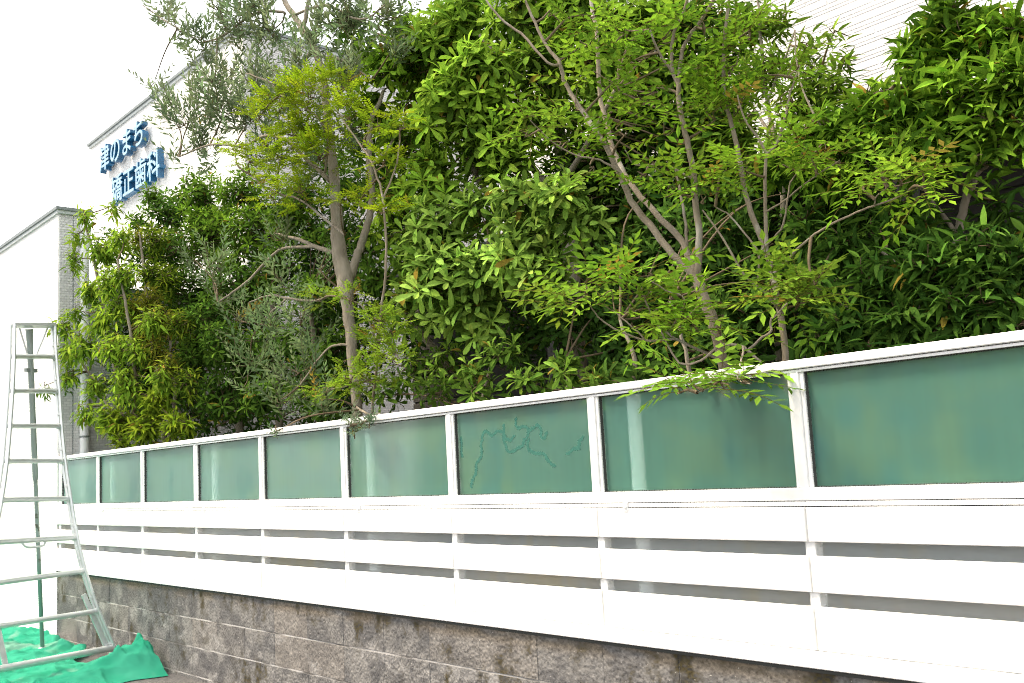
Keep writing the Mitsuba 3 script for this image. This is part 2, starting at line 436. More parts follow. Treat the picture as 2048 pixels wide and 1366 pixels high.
# ------------------------------------------------------------------ clinic building on the left
WX = -10.02
cb = thing('clinic_building', 'white flat-roofed building with thin grey roof edges behind the ladder', 'building')
part(cb, 'front_wall', box(-18, WX, 0.0, 0.29, GZ - 0.05, 2.735), 'stucco')
part(cb, 'side_cladding', box(WX + 0.001, WX + 0.012, 0.012, 0.288, BED - 0.02, 2.735), 'tile_grey')
part(cb, 'joint_strip', box(WX + 0.0122, WX + 0.0165, 0.135, 0.141, BED - 0.02, 2.735), 'coping_metal')
part(cb, 'coping', join([box(-18.05, WX + 0.05, -0.035, 0.32, 2.770, 2.800), ]), 'coping_metal')
part(cb, 'coping', box(-18.03, WX + 0.035, -0.02, 0.305, 2.7352, 2.7698), 'coping_light')
part(cb, 'low_block', box(-18, WX - 0.004, 0.2902, 1.998, BED - 0.05, 1.975), 'tile_grey')
part(cb, 'ledge', box(-18, WX + 0.05, 0.2904, 1.9975, 1.9752, 2.02, 0.004), 'coping_light')
part(cb, 'downpipe', tube([[WX + 0.055, 0.235, BED], [WX + 0.055, 0.235, 0.9], [WX + 0.055, 0.235, 2.70]], 0.043, 16), 'pvc', smooth=40)
for z in (0.50, 1.7):
    part(cb, 'pipe_bracket', tube([[WX + 0.055, 0.235, z], [WX + 0.055, 0.235, z + 0.018]], 0.047, 16), 'coping_metal')
part(cb, 'upper_wall', box(-14.93, -9.95, 2.0, 9.0, BED, 5.165), 'stucco')
part(cb, 'upper_cladding', box(-9.949, -9.935, 2.012, 9.0, BED, 5.164), 'tile_grey')
part(cb, 'coping', box(-14.99, -9.89, 1.955, 9.05, 5.205, 5.240), 'coping_metal')
part(cb, 'coping', box(-14.97, -9.91, 1.975, 9.03, 5.1655, 5.2045), 'coping_light')
part(cb, 'roof_slab', box(-14.90, -9.96, 2.06, 8.9, 5.10, 5.15), 'concrete')

GLYPH = {
    '津': '6 -2,25 39,30 38,35 34,35 29,31 21,31 18,65 20,64 26,37 26,38 37,65 38,64 43,39 43,39 53,64 54,65 61,33 61,32 63,33 73,64 73,65 80,40 80,40 83,39 84,33 76,30 76,10 92,11 97,15 101,18 102,39 86,40 87,40 91,65 91,66 104,78 104,80 91,107 91,107 74,117 72,117 62,107 61,107 43,80 43,79 38,109 37,110 26,80 26,79 20,114 19,116 17,115 7,80 7,79 -10,65 -10,65 7,32 7,31 16,30 17,17 -9,14 -9/79 55,94 54,95 60,80 61/79 74,94 73,95 79,80 80|2 61,8 70,11 70,27 59,31 55,31 52,26 45,22 45',
    'の': '9 47,16 64,29 78,47 87,57 89,69 89,79 87,90 82,98 76,103 70,110 54,111 35,108 23,99 9,84 -1,72 -5,63 -6,57 2,56 6,68 8,81 13,92 23,96 33,97 37,96 52,92 62,85 70,75 75,69 76,66 57,57 27,48 11,41 5,36 3,28 3,23 5,14 14,9 28/22 43,25 23,30 18,36 19,39 22,44 31,50 50,54 68,54 75,43 72,29 60',
    'ま': '20 7,21 20,28 28,43 33,57 34,57 45,31 45,22 46,20 48,21 59,40 57,57 58,57 70,22 72,21 73,22 85,57 82,57 98,71 97,71 83,83 83,100 86,102 85,102 73,70 69,71 58,81 58,99 61,103 60,103 48,70 44,72 29,92 21,106 10,100 -1,97 -1,87 8,74 15,72 15,71 5,69 1,64 -4,56 -7,38 -7,31 -5,23 1/33 16,34 8,42 5,55 6,58 11,58 20,54 21,39 20',
    'ち': '13 68,11 80,13 82,22 80,37 80,39 97,53 96,50 83,51 80,70 81,96 85,95 72,47 67,42 47,43 46,57 52,79 53,87 51,96 46,101 40,104 32,103 17,97 6,91 1,77 -5,66 -7,38 -6,36 7,62 6,79 10,88 17,90 23,90 30,87 36,83 39,75 41,65 41,47 36,37 28,32 20,21 24,21 28,25 36,34 66',
    '矯': '2 61,2 64,8 77,12 101,14 104,22 103,25 101,23 88,48 88,50 85,67 85,69 87,68 88,52 88,50 98,76 99,103 103,110 97,109 93,85 90,81 86,82 85,116 84,115 74,101 73,106 68,118 62,118 60,112 53,108 53,103 56,103 44,60 44,59 55,58 56,51 52,50 44,34 44,34 37,46 21,48 42,114 42,114 -6,110 -10,93 -10,90 -4,91 0,102 1,102 31,60 31,59 -10,47 -10,47 5,44 3,41 4,35 16,31 20,29 20,28 14,21 1,11 -10,9 -10,2 -3,2 0,12 10,18 22,22 43,4 44,4 56,7 56,8 57/71 55,90 54,91 59,72 60/76 74,75 70,88 71,86 74/35 57,46 56,45 62,55 67,60 74,48 74,46 76,35 76/19 75,14 56,23 56,23 76|64 28,97 29,98 3,76 2,74 -3,65 -3/75 13,87 12,87 19,75 19',
    '正': '4 -5,5 7,21 8,21 64,34 63,34 7,56 8,56 82,10 82,9 83,10 95,112 94,111 82,70 82,70 54,106 54,107 41,70 41,70 8,115 7,116 6,115 -6',
    '歯': '4 65,5 76,23 76,23 97,25 98,35 97,36 76,54 76,55 104,65 104,67 102,68 94,104 94,105 83,68 83,67 77,116 75,116 65,108 63,109 62,109 -10,96 -10,95 -6,13 -6,12 63/66 63,66 43,70 43,71 48,80 62,90 58,82 43,96 43,96 64/66 7,96 6,96 32,76 32,92 18,92 15,86 10,83 10,72 21,66 24/24 63,24 42,38 43,36 49,31 54,30 58,38 62,43 58,47 52,50 46,49 43,54 43,54 64/33 7,54 6,54 22,52 22,47 16/25 33,25 17,35 21,46 31,45 32/25 13,24 6,31 6,31 8',
    '科': '50 13,49 25,89 32,89 76,87 76,87 74,81 69,78 69,67 81,60 85,58 89,63 94,68 95,79 87,88 77,89 102,91 104,101 104,102 35,116 35,118 27,117 23,108 22,102 20,102 -10,89 -10,89 18,54 12|1 20,11 34,21 56,20 57,4 57,3 68,23 70,23 83,8 81,4 91,8 93,27 96,46 102,51 96,52 91,36 86,36 70,38 69,54 69,54 59,59 63,64 63,84 47,85 45,84 42,79 37,75 37,66 47,56 53,54 57,38 57,40 52,51 40,53 35,47 27,44 27,39 37,36 38,36 -10,23 -10,23 31,21 31,17 21,10 11,6 11',
}


def glyph_mesh(c, size, d0, d1, grow=0.0):
    out = []
    for g in GLYPH[c].split('|'):
        rings = [[tuple(map(float, q.split())) for q in r.split(',')] for r in g.split('/')]
        poly = Polygon(rings[0], rings[1:]).buffer(grow)
        for q in getattr(poly, 'geoms', [poly]):
            if q.area > 2:
                m = trimesh.creation.extrude_polygon(q, 1.0, engine='earcut')
                out.append(m)
    m = join(out)
    v = m.vertices
    s = size / 120.0
    m.vertices = np.stack([v[:, 0] * s, d0 + (d1 - d0) * v[:, 2], v[:, 1] * s], 1)
    if np.linalg.det(np.array([[s, 0, 0], [0, 0, s], [0, d1 - d0, 0]])) < 0:
        m.invert()
    return m


sg = thing('sign_lettering', 'raised blue lettering in two rows high on the white building', 'sign')
for text, x0, z0, size, adv in (('津のまち', -14.26, 4.60, 0.41, 0.425), ('矯正歯科', -13.78, 4.01, 0.42, 0.430)):
    for i, c in enumerate(text):
        b = glyph_mesh(c, size, 1.965, 1.885, 0.4)
        b.apply_translation((x0 + adv * i, 0, z0))
        lk = part(sg, 'letter', b, 'letter_side')
        q = glyph_mesh(c, size, 1.8848, 1.877, -1.0)
        q.apply_translation((x0 + adv * i, 0, z0))
        part(lk, 'face', q, 'letter_face')
for i, (x, z) in enumerate(((-14.07, 4.76), (-13.62, 4.76), (-13.12, 4.8), (-12.77, 4.8), (-13.57, 4.13), (-13.12, 4.13), (-12.67, 4.13), (-12.22, 4.13))):
    part(sg, 'stand_off', tube([[x, 1.999, z], [x, 1.93, z]], 0.012, 8), 'pvc')

# ------------------------------------------------------------------ house behind the trees on the right
ho = thing('house', 'house with white lap siding and a dark lean-to roof behind the trees', 'house')
HX0, HX1, HY = -7.1, 6.0, 3.3
part(ho, 'lower_wall', box(-8.2, HX1, 2.95, 3.28, BED - 0.05, 2.1), 'siding_dark')
part(ho, 'upper_wall', box(HX0, HX1, HY, HY + 5, 2.1, 4.95), 'siding_white')
z = 2.16
while z < 4.9:
    m = trimesh.convex.convex_hull(np.array([(x, y, zz) for x in (HX0, HX1) for y, zz in ((HY - 0.009, z), (HY - 0.001, z), (HY - 0.006, z + 0.115), (HY - 0.001, z + 0.115))]))
    part(ho, 'siding_plank', m, 'siding_white')
    z += 0.115
part(ho, 'lean_to_roof', trimesh.convex.convex_hull(np.array([(x, y, zz) for x in (-8.2, HX1) for y, zz in ((2.02, 1.765), (2.02, 1.74), (3.29, 2.16), (3.29, 2.13))])), 'siding_dark')
part(ho, 'gutter', box(-8.2, HX1, 1.955, 2.018, 1.735, 1.80, 0.006), 'coping_metal')
for x in (-8.0, -5.2, -2.4, 0.4, 3.2):
    part(ho, 'roof_post', box(x - 0.05, x + 0.05, 2.03, 2.13, BED, 1.739), 'siding_dark')
for z in np.arange(-0.6, 2.0, 0.26):
    part(ho, 'wall_board', box(-8.19, HX1 - .01, 2.925, 2.949, z, z + 0.245, 0.004), 'siding_dark')
part(ho, 'eave', box(HX0 - 0.3, HX1, HY - 0.45, HY + 5.3, 4.955, 5.00), 'coping_light')
part(ho, 'eave_fascia', box(HX0 - 0.32, HX1, HY - 0.48, HY - 0.452, 4.93, 5.10, 0.004), 'coping_metal')
part(ho, 'main_roof', trimesh.convex.convex_hull(np.array([(x, y, zz) for x in (HX0 - 0.32, HX1) for y, zz in ((HY - 0.5, 5.102), (HY + 5.3, 5.102), (HY + 2.4, 6.3))])), 'siding_dark')

# ------------------------------------------------------------------ tripod ladder
la = thing('tripod_ladder', 'tall aluminium tripod orchard ladder standing on the green sheet', 'ladder')
RF = onz(238, 1319, -1.375)                              # right foot
RD = np.array([-0.44, 0.90, 0.0]) / np.hypot(0.44, 0.90)  # along the rungs, away from the camera
AP = at(66, 652, -0.62)
NRM = np.cross(RD, AP - RF)
NRM /= np.linalg.norm(NRM)
if NRM @ (EYE - RF) < 0:
    NRM = -NRM


def lp(px, py, off=0.0):
    d = ray(px, py)
    return EYE + d * (((RF - EYE) @ NRM) / (d @ NRM)) + NRM * off


RP = [(106, 648), (109, 713), (115, 782), (120, 852), (127, 922), (138, 997), (151, 1075), (167, 1142), (194, 1222), (236, 1319)]
LP = [(26, 648), (25, 713), (22, 782), (17, 852), (11, 922), (0, 1000), (-16, 1085), (-37, 1170), (-64, 1262), (-108, 1378)]
UPV = (AP - RF) - RD * ((AP - RF) @ RD)
for pts in (LP, RP):
    P = spline([lp(*q) for q in pts], 3)
    side = NRM
    segs = []
    for off in (-0.021, 0.021):
        segs.append(tube(P + NRM * off + RD * (0.010 if off < 0 else 0.0) * (1 if pts is RP else -1), 0.0135, 8))
    for i in range(2, len(P) - 1, 3):
        segs.append(prism(P[i] - NRM * 0.021, P[i] + NRM * 0.021, 0.012, 0.012, RD))
    part(la, 'side_rail', join(segs), 'aluminium', smooth=40)
for a, b in list(zip(LP, RP))[1:-1]:
    A, B = lp(*a), lp(*b)
    e = (B - A) / np.linalg.norm(B - A)
    part(la, 'rung', join([tube([A, (A + B) / 2, B], 0.0200, 12), tube([A + e * .012, A + e * .030], 0.0245, 12), tube([B - e * .030, B - e * .012], 0.0245, 12)]), 'aluminium', smooth=40)
A, B = lp(-100, 1357), lp(230, 1295)
part(la, 'rung', tube([A, (A + B) / 2, B], 0.0265, 12), 'aluminium', smooth=40)
A, B = lp(25, 651), lp(106, 651)
part(la, 'top_step', prism(A, B, 0.07, 0.022, NRM), 'aluminium')
PT, PF = lp(67, 654, -0.05), onz(85, 1298, -1.365)
pm = PT + (PF - PT) * 0.46
po = part(la, 'support_pole', join([tube([PT, PT + (PF - PT) * .05, pm], [0.030, 0.024, 0.023], 14), tube([pm, (pm + PF) / 2, PF], [0.017, 0.017, 0.017], 14)]), 'pole_paint', smooth=40)
part(po, 'foot_plate', tube([PF + [0, 0, 0.02], PF, PF - [0, 0, 0.006]], [0.018, 0.055, 0.055], 12), 'aluminium', smooth=40)
part(po, 'pole_clamp', prism(*[PT + (PF - PT) * 0.125 + RD * s * 0.055 for s in (-1, 1)], 0.03, 0.03, [0, 0, 1]), 'coping_metal')
for a, b in (((39, 656), (62, 712)), ((95, 656), (76, 712))):
    part(la, 'brace', tube([lp(*a), lp(*b, off=-0.03)], 0.007, 8), 'aluminium', smooth=40)
for a, b in (((-8, 1212), (18, 1340)), ((172, 1187), (216, 1290))):
    part(la, 'brace', prism(lp(*a, off=-0.028), lp(*b, off=-0.024), 0.045, 0.010, RD), 'aluminium')
hk = spline([lp(*q, off=-0.01) for q in ((47, 1078), (48, 1088), (58, 1094), (74, 1093), (90, 1089), (94, 1072))], 5)
part(la, 'hook', tube(hk, 0.0085, 8), 'aluminium', smooth=40)
A = lp(236, 1319)
part(la, 'rubber_foot', box(A[0] - .03, A[0] + .03, A[1] - .03, A[1] + .03, GZ, GZ + 0.035, 0.006), 'rubber_grey')

# ------------------------------------------------------------------ green sheet on the ground
nx, ny = 210, 150
gx, gy = np.meshgrid(np.linspace(0, 1, nx), np.linspace(0, 1, ny), indexing='ij')
wob = lambda a, s: (mikit.meshkit.fbm(np.stack([a * 5, 0 * a + s, 0 * a], -1), 3) - 0.5)
X = -11.3 + 4.08 * gx + 0.35 * wob(gy, 3.3) * (0.3 + gx)
Y = -2.6 + 2.56 * gy
Y = np.minimum(Y + 0.16 * wob(gx, 8.1), -0.035 - 0.02 * gx)
cut = np.clip((X + 9.0) / 1.2, 0, 1)
Y = np.where(gy > 0.5, Y - (gy - 0.5) * 2 * (0.30 * np.exp(-((X + 8.35) / 0.42) ** 2)), Y)
P3 = np.stack([X, Y, 0 * X], -1)
fb = mikit.meshkit.fbm
rid = 1 - np.abs(2 * fb(P3 * [1.6, 2.3, 0] + [3, 1, 0], 4) - 1) * 1.9
h = 0.004 + 0.05 * np.clip(rid - 0.35, 0, 1) ** 2 + 0.012 * fb(P3 * 5.0, 4) + 0.020 * np.clip(1 - np.abs(2 * fb(P3 * [7, 4, 0], 3) - 1) * 3, 0, 1)
bump = np.exp(-((X + 7.62) / 0.27) ** 2 - ((Y + 0.16) / 0.25) ** 2)
h = h + 0.022 * np.clip(1 - np.abs(2 * fb(P3 * [3.1, 5.5, 0] + 9, 2) - 1) * 7, 0, 1)
tri = lambda u: np.abs((u % 1.0) - 0.5) * 2
wp = fb(P3 * 1.7, 3)
h = h + 0.055 * tri(1.5 * X + 0.9 * Y + 1.6 * wp) * fb(P3 * 1.1 + 3, 2) + 0.040 * tri(-1.1 * X + 2.1 * Y + 2.0 * wp) * fb(P3 * 1.3 + 8, 2)
ph = np.arctan2(Y + 0.10, X + 7.60) + 0.5 * fb(P3 * 4.0, 2)
bump = bump * (0.72 + 0.32 * np.abs(np.sin(3.7 * ph + 0.6)))
h = h * (1 + 0.6 * bump) + 0.125 * bump * (0.72 + 0.5 * fb(P3 * [9, 6, 0] + 4, 3))
Z = GZ + 0.004 + h * np.clip(np.minimum(np.minimum(gx, 1 - gx), np.minimum(gy, 1.04 - gy)) * 22, 0.03, 1)
V = np.stack([X, Y, Z], -1).reshape(-1, 3)
i, j = np.meshgrid(np.arange(nx - 1), np.arange(ny - 1), indexing='ij')
q = np.stack([i * ny + j, (i + 1) * ny + j, (i + 1) * ny + j + 1, i * ny + j + 1], -1).reshape(-1, 4)
single('plastic_sheet', 'crumpled green plastic sheet spread on the ground under the ladder', 'tarpaulin', (V, q), 'tarp_sheet', smooth=True)


# ------------------------------------------------------------------ trees and shrubs
def norm(a):
    return a / (np.linalg.norm(a, axis=-1, keepdims=True) + 1e-12)


def quad_tpl(rows, tip, base=(0.0, 0.0, 0.0)):
    """A folded leaf along +x: rows of (x, half width, z of the midrib, z of the edge)."""
    V, F = [base], []
    for x, w, zm, ze in rows:
        V += [(x, w, ze), (x, 0, zm), (x, -w, ze)]
    V.append(tip)
    n = len(rows)
    F += [(0, 2, 1), (0, 3, 2)]
    for i in range(n - 1):
        a, b = 1 + 3 * i, 4 + 3 * i
        F += [(a, a + 1, b + 1), (a, b + 1, b), (a + 1, a + 2, b + 2), (a + 1, b + 2, b + 1)]
    a, t = 1 + 3 * (n - 1), len(V) - 1
    F += [(a, a + 1, t), (a + 1, a + 2, t)]
    return np.array(V, float), np.array(F)


def obovate(droop):
    return quad_tpl([(0.10, 0.012, 0.0, 0.0), (0.40, 0.070, 0.05 - droop * .10, 0.075 - droop * .10), (0.70, 0.128, 0.05 - droop * .30, 0.085 - droop * .30), (0.90, 0.105, 0.02 - droop * .55, 0.05 - droop * .55)], (1.0, 0, -droop * .72))


def lance(droop, w=0.122):
    return quad_tpl([(0.09, 0.008, 0.0, 0.0), (0.30, w * .88, 0.02 - droop * .06, 0.06 - droop * .06), (0.55, w, 0.0 - droop * .22, 0.045 - droop * .22), (0.80, w * .55, -0.02 - droop * .48, 0.01 - droop * .48)], (1.0, 0, -0.03 - droop * .78))


def leaf4(p, d, s, n, L, W):
    """Six points, four faces: one leaflet from p along d, s sideways, n up."""
    V = [p, p + d * L * .45 + s * W / 2 + n * L * .03, p + d * L * .5 - n * L * .015, p + d * L * .45 - s * W / 2 + n * L * .03, p + d * L]
    return V, [(0, 2, 1), (0, 3, 2), (1, 2, 4), (2, 3, 4)]


def strip(pts, w):
    """A thin three-sided stalk."""
    m = tube(np.array(pts), w, 3, cap=False)
    return m.vertices, m.faces


def assemble(pieces):
    V, F, o, M = [], [], 0, []
    for v, f, m in pieces:
        V.append(np.asarray(v, float))
        F.append(np.asarray(f) + o)
        M += [m] * len(v)
        o += len(v)
    return np.vstack(V), np.vstack(F), np.array(M)


def olive_spray(seed):
    g = np.random.default_rng(seed)
    pc = []
    n, bend = 9, g.uniform(-0.15, 0.30)
    xs = np.linspace(0, 1, 6)
    stem = np.stack([xs, 0.05 * np.sin(xs * 3 + g.uniform(0, 6)), -bend * xs ** 2], 1)
    pc.append((*strip(stem, 0.006), 1))
    roll = g.uniform(0, 3)
    for i in range(n):
        x = 0.12 + 0.86 * i / (n - 1)
        p = np.array([x, np.interp(x, xs, stem[:, 1]), np.interp(x, xs, stem[:, 2])])
        for sgn in (-1, 1):
            a = roll + (i % 2) * 1.57 + g.normal() * .25
            rad = sgn * np.array([0, math.cos(a), math.sin(a)])
            e = 1.02 - 0.42 * x + g.normal() * .12
            d = np.array([math.cos(e), 0, 0]) + rad * math.sin(e)
            d /= np.linalg.norm(d)
            s = np.cross(d, rad + [0, 0, 0.4])
            s /= np.linalg.norm(s)
            L = g.uniform(0.21, 0.29) * (1 - 0.35 * max(0, x - .6) / .4)
            v, f = leaf4(p, d, s, np.cross(s, d), L, L * g.uniform(.24, .31))
            pc.append((v, f, 0))
    return assemble(pc)


def pinnate(seed, pairs, wl, droop):
    g = np.random.default_rng(seed)
    pc = []
    xs = np.linspace(0, 1, 6)
    r = np.stack([xs, 0.03 * np.sin(xs * 3 + g.uniform(0, 6)), 0.10 * xs - droop * xs ** 2], 1)
    pc.append((*strip(r, 0.0055), 1))
    for i in range(pairs):
        x = 0.28 + 0.60 * i / max(pairs - 1, 1)
        p = np.array([x, np.interp(x, xs, r[:, 1]), np.interp(x, xs, r[:, 2])])
        L = (0.30 if pairs < 6 else 0.20) * (1 - 0.25 * abs(i - pairs * .4) / pairs) * g.uniform(.88, 1.1)
        for sgn in (-1, 1):
            d = np.array([0.50 + g.normal() * .08, sgn * 0.85, -0.10 - droop * .5 * x + g.normal() * .13])
            d /= np.linalg.norm(d)
            s = np.cross(np.array([0, 0, 1.0]), d)
            s /= np.linalg.norm(s)
            n = np.cross(d, s)
            s2 = s * math.cos(g.normal() * .3) + n * math.sin(g.normal() * .3)
            v, f = leaf4(p, d, s2, n, L, L * wl)
            pc.append((v, f, 0))
    d = r[-1] - r[-2]
    d /= np.linalg.norm(d)
    s = np.cross([0, 0, 1.0], d)
    v, f = leaf4(r[-1] - d * .05, d, s, np.cross(d, s), 0.30 if pairs < 6 else .2, 0.30 * wl if pairs < 6 else .2 * wl)
    pc.append((v, f, 0))
    return assemble(pc)


def solo(t):
    return t[0], t[1], np.zeros(len(t[0]), int)


TPL = {
    'obovate': [solo(obovate(x)) for x in (0.0, 0.12, 0.25, 0.4)],
    'lance': [solo(lance(x)) for x in (0.1, 0.3, 0.5, 0.75)],
    'narrow': [solo(lance(x, 0.10)) for x in (0.1, 0.35, 0.6)],
    'olive': [olive_spray(s) for s in range(8)],
    'ash': [pinnate(40 + s, 4, 0.37, d) for s, d in enumerate((0.05, 0.15, 0.3, 0.45, 0.2, 0.35))],
    'fine_ash': [pinnate(60 + s, 7, 0.46, d) for s, d in enumerate((0.05, 0.2, 0.35, 0.15))],
}


class Leaves:
    """The leaves (or leafy twigs) of one plant, as copies of templates."""

    def __init__(self):
        self.rows = []

    def add(self, tpl, pos, d, up, size, col, col2=(0.12, 0.10, 0.05)):
        pos, d, up = np.atleast_2d(pos), norm(np.atleast_2d(d)), np.atleast_2d(up)
        y = norm(np.cross(up, d))
        z = np.cross(d, y)
        n = len(pos)
        self.rows.append((tpl, pos, np.stack([d, y, z], -1), np.broadcast_to(size, (n,)), np.broadcast_to(col, (n, 3)), np.array(col2)))

    def build(self):
        """[(vertices, faces, colours)] of every unit, and the units' centres and sizes."""
        out, cen, siz = [], [], []
        for tpl, pos, R, size, col, col2 in self.rows:
            ts = TPL[tpl]
            pick = rng.integers(0, len(ts), len(pos))
            for k, (tv, tf, tm) in enumerate(ts):
                i = np.nonzero(pick == k)[0]
                V = np.einsum('nij,vj->nvi', R[i], tv) * size[i, None, None] + pos[i, None]
                C = np.where(tm[None, :, None] == 1, col2, col[i, None, :])
                out += [(V[j], tf, C[j]) for j in range(len(i))]
                cen.append(V.mean(1))
                siz.append(size[i])
        return out, np.vstack(cen), np.concatenate(siz)


PLANTS = []


class Plant:
    def __init__(self, name, label, category, leafpart, bsdf='leaf_gloss', bark='bark', most=300, group=None):
        self.key = thing(name, label, category, group)
        self.leafpart, self.bsdf, self.bark, self.most = leafpart, bsdf, bark, most
        self.L, self.twigs, self.skel = Leaves(), [], []
        PLANTS.append(self)

    def stem(self, name, pts, Y, smooth=4, sides=10, jit=0.0):
        """pts: (px, py, half width in px); Y a depth or (start, end)."""
        n = len(pts)
        ys = np.linspace(*((Y, Y) if np.isscalar(Y) else Y), n)
        P = np.array([at(a, b, y) for (a, b, _), y in zip(pts, ys)])
        R = np.array([w * depth(p) / FOCAL for (_, _, w), p in zip(pts, P)])
        S = spline(np.hstack([P, R[:, None]]), smooth)
        if jit:
            S[1:-1, :3] += rng.normal(size=(len(S) - 2, 3)) * jit
        self.skel.append(S)
        return part(self.key, name, tube(S[:, :3], np.maximum(S[:, 3], 0.0012), sides), self.bark, smooth=True)

    def blobs(self, spec, dens, xmin=None):
        """Points near the surface of and within ellipsoids: spec rows (px, py, r px, Y[, depth factor, density factor]). Returns (points, axes, how far out)."""
        out = []
        for row in spec:
            px, py, r, Y = row[:4]
            fy = row[4] if len(row) > 4 else 0.8
            fd = row[5] if len(row) > 5 else 1.0
            c = at(px, py, Y)
            R = r * depth(c) / FOCAL
            lim = -9.90 if xmin is None else xmin
            if c[0] - R * 0.5 < lim:               # keep clear of the building
                q = (lim + R * 0.5) / c[0]
                c = EYE + (c - EYE) * q
                R *= q
            n = max(3, int(round(dens * fd * r * r)))
            u = norm(rng.normal(size=(n, 3)))
            u[:, 2] = np.where((u[:, 2] < -0.3) & (rng.random(n) < .4), -u[:, 2], u[:, 2])
            rad = rng.random(n) ** 0.45
            e = np.array([1, fy, 0.92])
            p = c + u * rad[:, None] * R * e
            ax = norm(u * 0.75 + np.array([0.05, -0.20, 0.60]) + rng.normal(size=(n, 3)) * 0.30)
            out.append((p, ax, rad, np.full(n, R), np.repeat(c[None], n, 0)))
            if self.skel:
                S = np.vstack(self.skel)[:, :3]
                d = np.linalg.norm(S - (c - [0, 0, 0.25 * R]), axis=1)
                a = S[np.argmin(d)]
                if d.min() > 0.6 * R:
                    m = (a + c) / 2 + rng.normal(size=3) * 0.08 * np.linalg.norm(c - a)
                    q = spline([a, m, c], 5)
                    self.twigs.append(tube(q, np.linspace(0.008, 0.0035, len(q)), 5, cap=False))
            for k in range(0, n, 2):
                q0 = c + (p[k] - c) * 0.15 - [0, 0, 0.1 * R]
                q = spline([q0, (q0 + p[k]) / 2 + rng.normal(size=3) * 0.02 - ax[k] * .02, p[k] - ax[k] * 0.01], 2)
                self.twigs.append(tube(q, np.linspace(0.0045, 0.0022, len(q)), 3, cap=False))
        return [np.concatenate(x) for x in zip(*out)]


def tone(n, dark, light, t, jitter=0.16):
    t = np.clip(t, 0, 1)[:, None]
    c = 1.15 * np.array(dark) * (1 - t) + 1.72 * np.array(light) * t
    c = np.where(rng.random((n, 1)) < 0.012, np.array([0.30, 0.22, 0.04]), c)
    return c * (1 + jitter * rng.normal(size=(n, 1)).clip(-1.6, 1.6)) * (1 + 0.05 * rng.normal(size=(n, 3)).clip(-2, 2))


def rosettes(pl, spec, dens, size, dark, light, k=(7, 12), young=0.35, tpl='obovate', flat=0.0):
    p, ax, rad, R, c = pl.blobs(spec, dens)
    for i in range(len(p)):
        n = rng.integers(*k)
        a = ax[i]
        e1 = norm(np.cross(a, rng.normal(size=3)))
        e2 = np.cross(a, e1)
        yg = rng.random() < young * rad[i]
        j = np.arange(n)
        phi = j * 2.39996 + rng.uniform(0, 6)
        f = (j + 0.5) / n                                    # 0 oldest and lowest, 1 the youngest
        el = np.radians(-14 + 84 * f ** 1.7 - 15 * flat) + rng.normal(size=n) * 0.12
        d = (np.cos(phi)[:, None] * e1 + np.sin(phi)[:, None] * e2) * np.cos(el)[:, None] + a * np.sin(el)[:, None]
        pos = p[i] + a * (0.035 * f[:, None] - 0.02)
        sz = size * (1.0 - 0.40 * f ** 3) * rng.uniform(0.82, 1.12, n) * rng.uniform(.85, 1.1)
        t = (0.22 + 0.45 * f ** 1.5 + (0.45 if yg else 0)) * rng.uniform(.6, 1.25) * (0.40 + 0.68 * rad[i] ** 2)  # older inner leaves darker, with the crown's inner shade put into their colour
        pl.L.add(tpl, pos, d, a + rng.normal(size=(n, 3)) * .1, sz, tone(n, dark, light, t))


def drooping(pl, spec, dens, size, dark, light, k=(6, 10), tpl='lance', hang=0.35, young=0.3):
    p, ax, rad, R, c = pl.blobs(spec, dens)
    for i in range(len(p)):
        n = rng.integers(*k)
        a = ax[i]
        e1 = norm(np.cross(a, rng.normal(size=3)))
        e2 = np.cross(a, e1)
        yg = rng.random() < young * rad[i]
        j = np.arange(n)
        f = (j + .5) / n
        phi = j * 2.39996 + rng.uniform(0, 6)
        d = (np.cos(phi)[:, None] * e1 + np.sin(phi)[:, None] * e2) * 0.85 + a * (0.25 + 0.5 * f[:, None]) - np.array([0, 0, hang]) * rng.uniform(.4, 1.3, (n, 1))
        pos = p[i] - a * (0.16 * size / 0.1 * (1 - f[:, None])) * 0.9
        t = (0.16 + 0.38 * f + (0.5 if yg else 0)) * rng.uniform(.6, 1.2) * (0.35 + 0.70 * rad[i] ** 2)  # inner leaves toned down too: shade inside the crown painted as leaf colour
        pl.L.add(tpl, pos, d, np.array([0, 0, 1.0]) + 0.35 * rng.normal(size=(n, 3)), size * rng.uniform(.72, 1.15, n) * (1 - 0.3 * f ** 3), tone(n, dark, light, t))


def compound(pl, spec, dens, size, dark, light, k=(3, 6), tpl='ash', stalk=(0.16, 0.13, 0.04), young=0.4):
    p, ax, rad, R, c = pl.blobs(spec, dens)
    for i in range(len(p)):
        n = rng.integers(*k)
        a = norm(ax[i] * [1, 1, .5])
        e1 = norm(np.cross(a, [0.1, 0, 1.0]))
        ang = np.linspace(-1.25, 1.25, n) + rng.normal(size=n) * .2
        d = np.cos(ang)[:, None] * a + np.sin(ang)[:, None] * e1 + np.array([0, 0, 1.0]) * rng.normal(size=(n, 1)) * .25
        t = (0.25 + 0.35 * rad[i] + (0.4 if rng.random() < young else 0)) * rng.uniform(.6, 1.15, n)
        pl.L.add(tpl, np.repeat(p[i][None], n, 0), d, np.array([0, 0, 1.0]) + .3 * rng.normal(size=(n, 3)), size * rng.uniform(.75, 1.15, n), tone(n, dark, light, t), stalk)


def sprays(pl, spec, dens, size, dark, light, up=0.3):
    p, ax, rad, R, c = pl.blobs(spec, dens)
    n = len(p)
    d = norm(ax + np.array([0, 0, up]) + .25 * rng.normal(size=(n, 3)))
    s = size * rng.uniform(.6, 1.2, n)
    pl.L.add('olive', p - d * s[:, None] * .5, d, rng.normal(size=(n, 3)), s, tone(n, dark, light, rng.random(n) * .9, .12), (0.17, 0.16, 0.10))


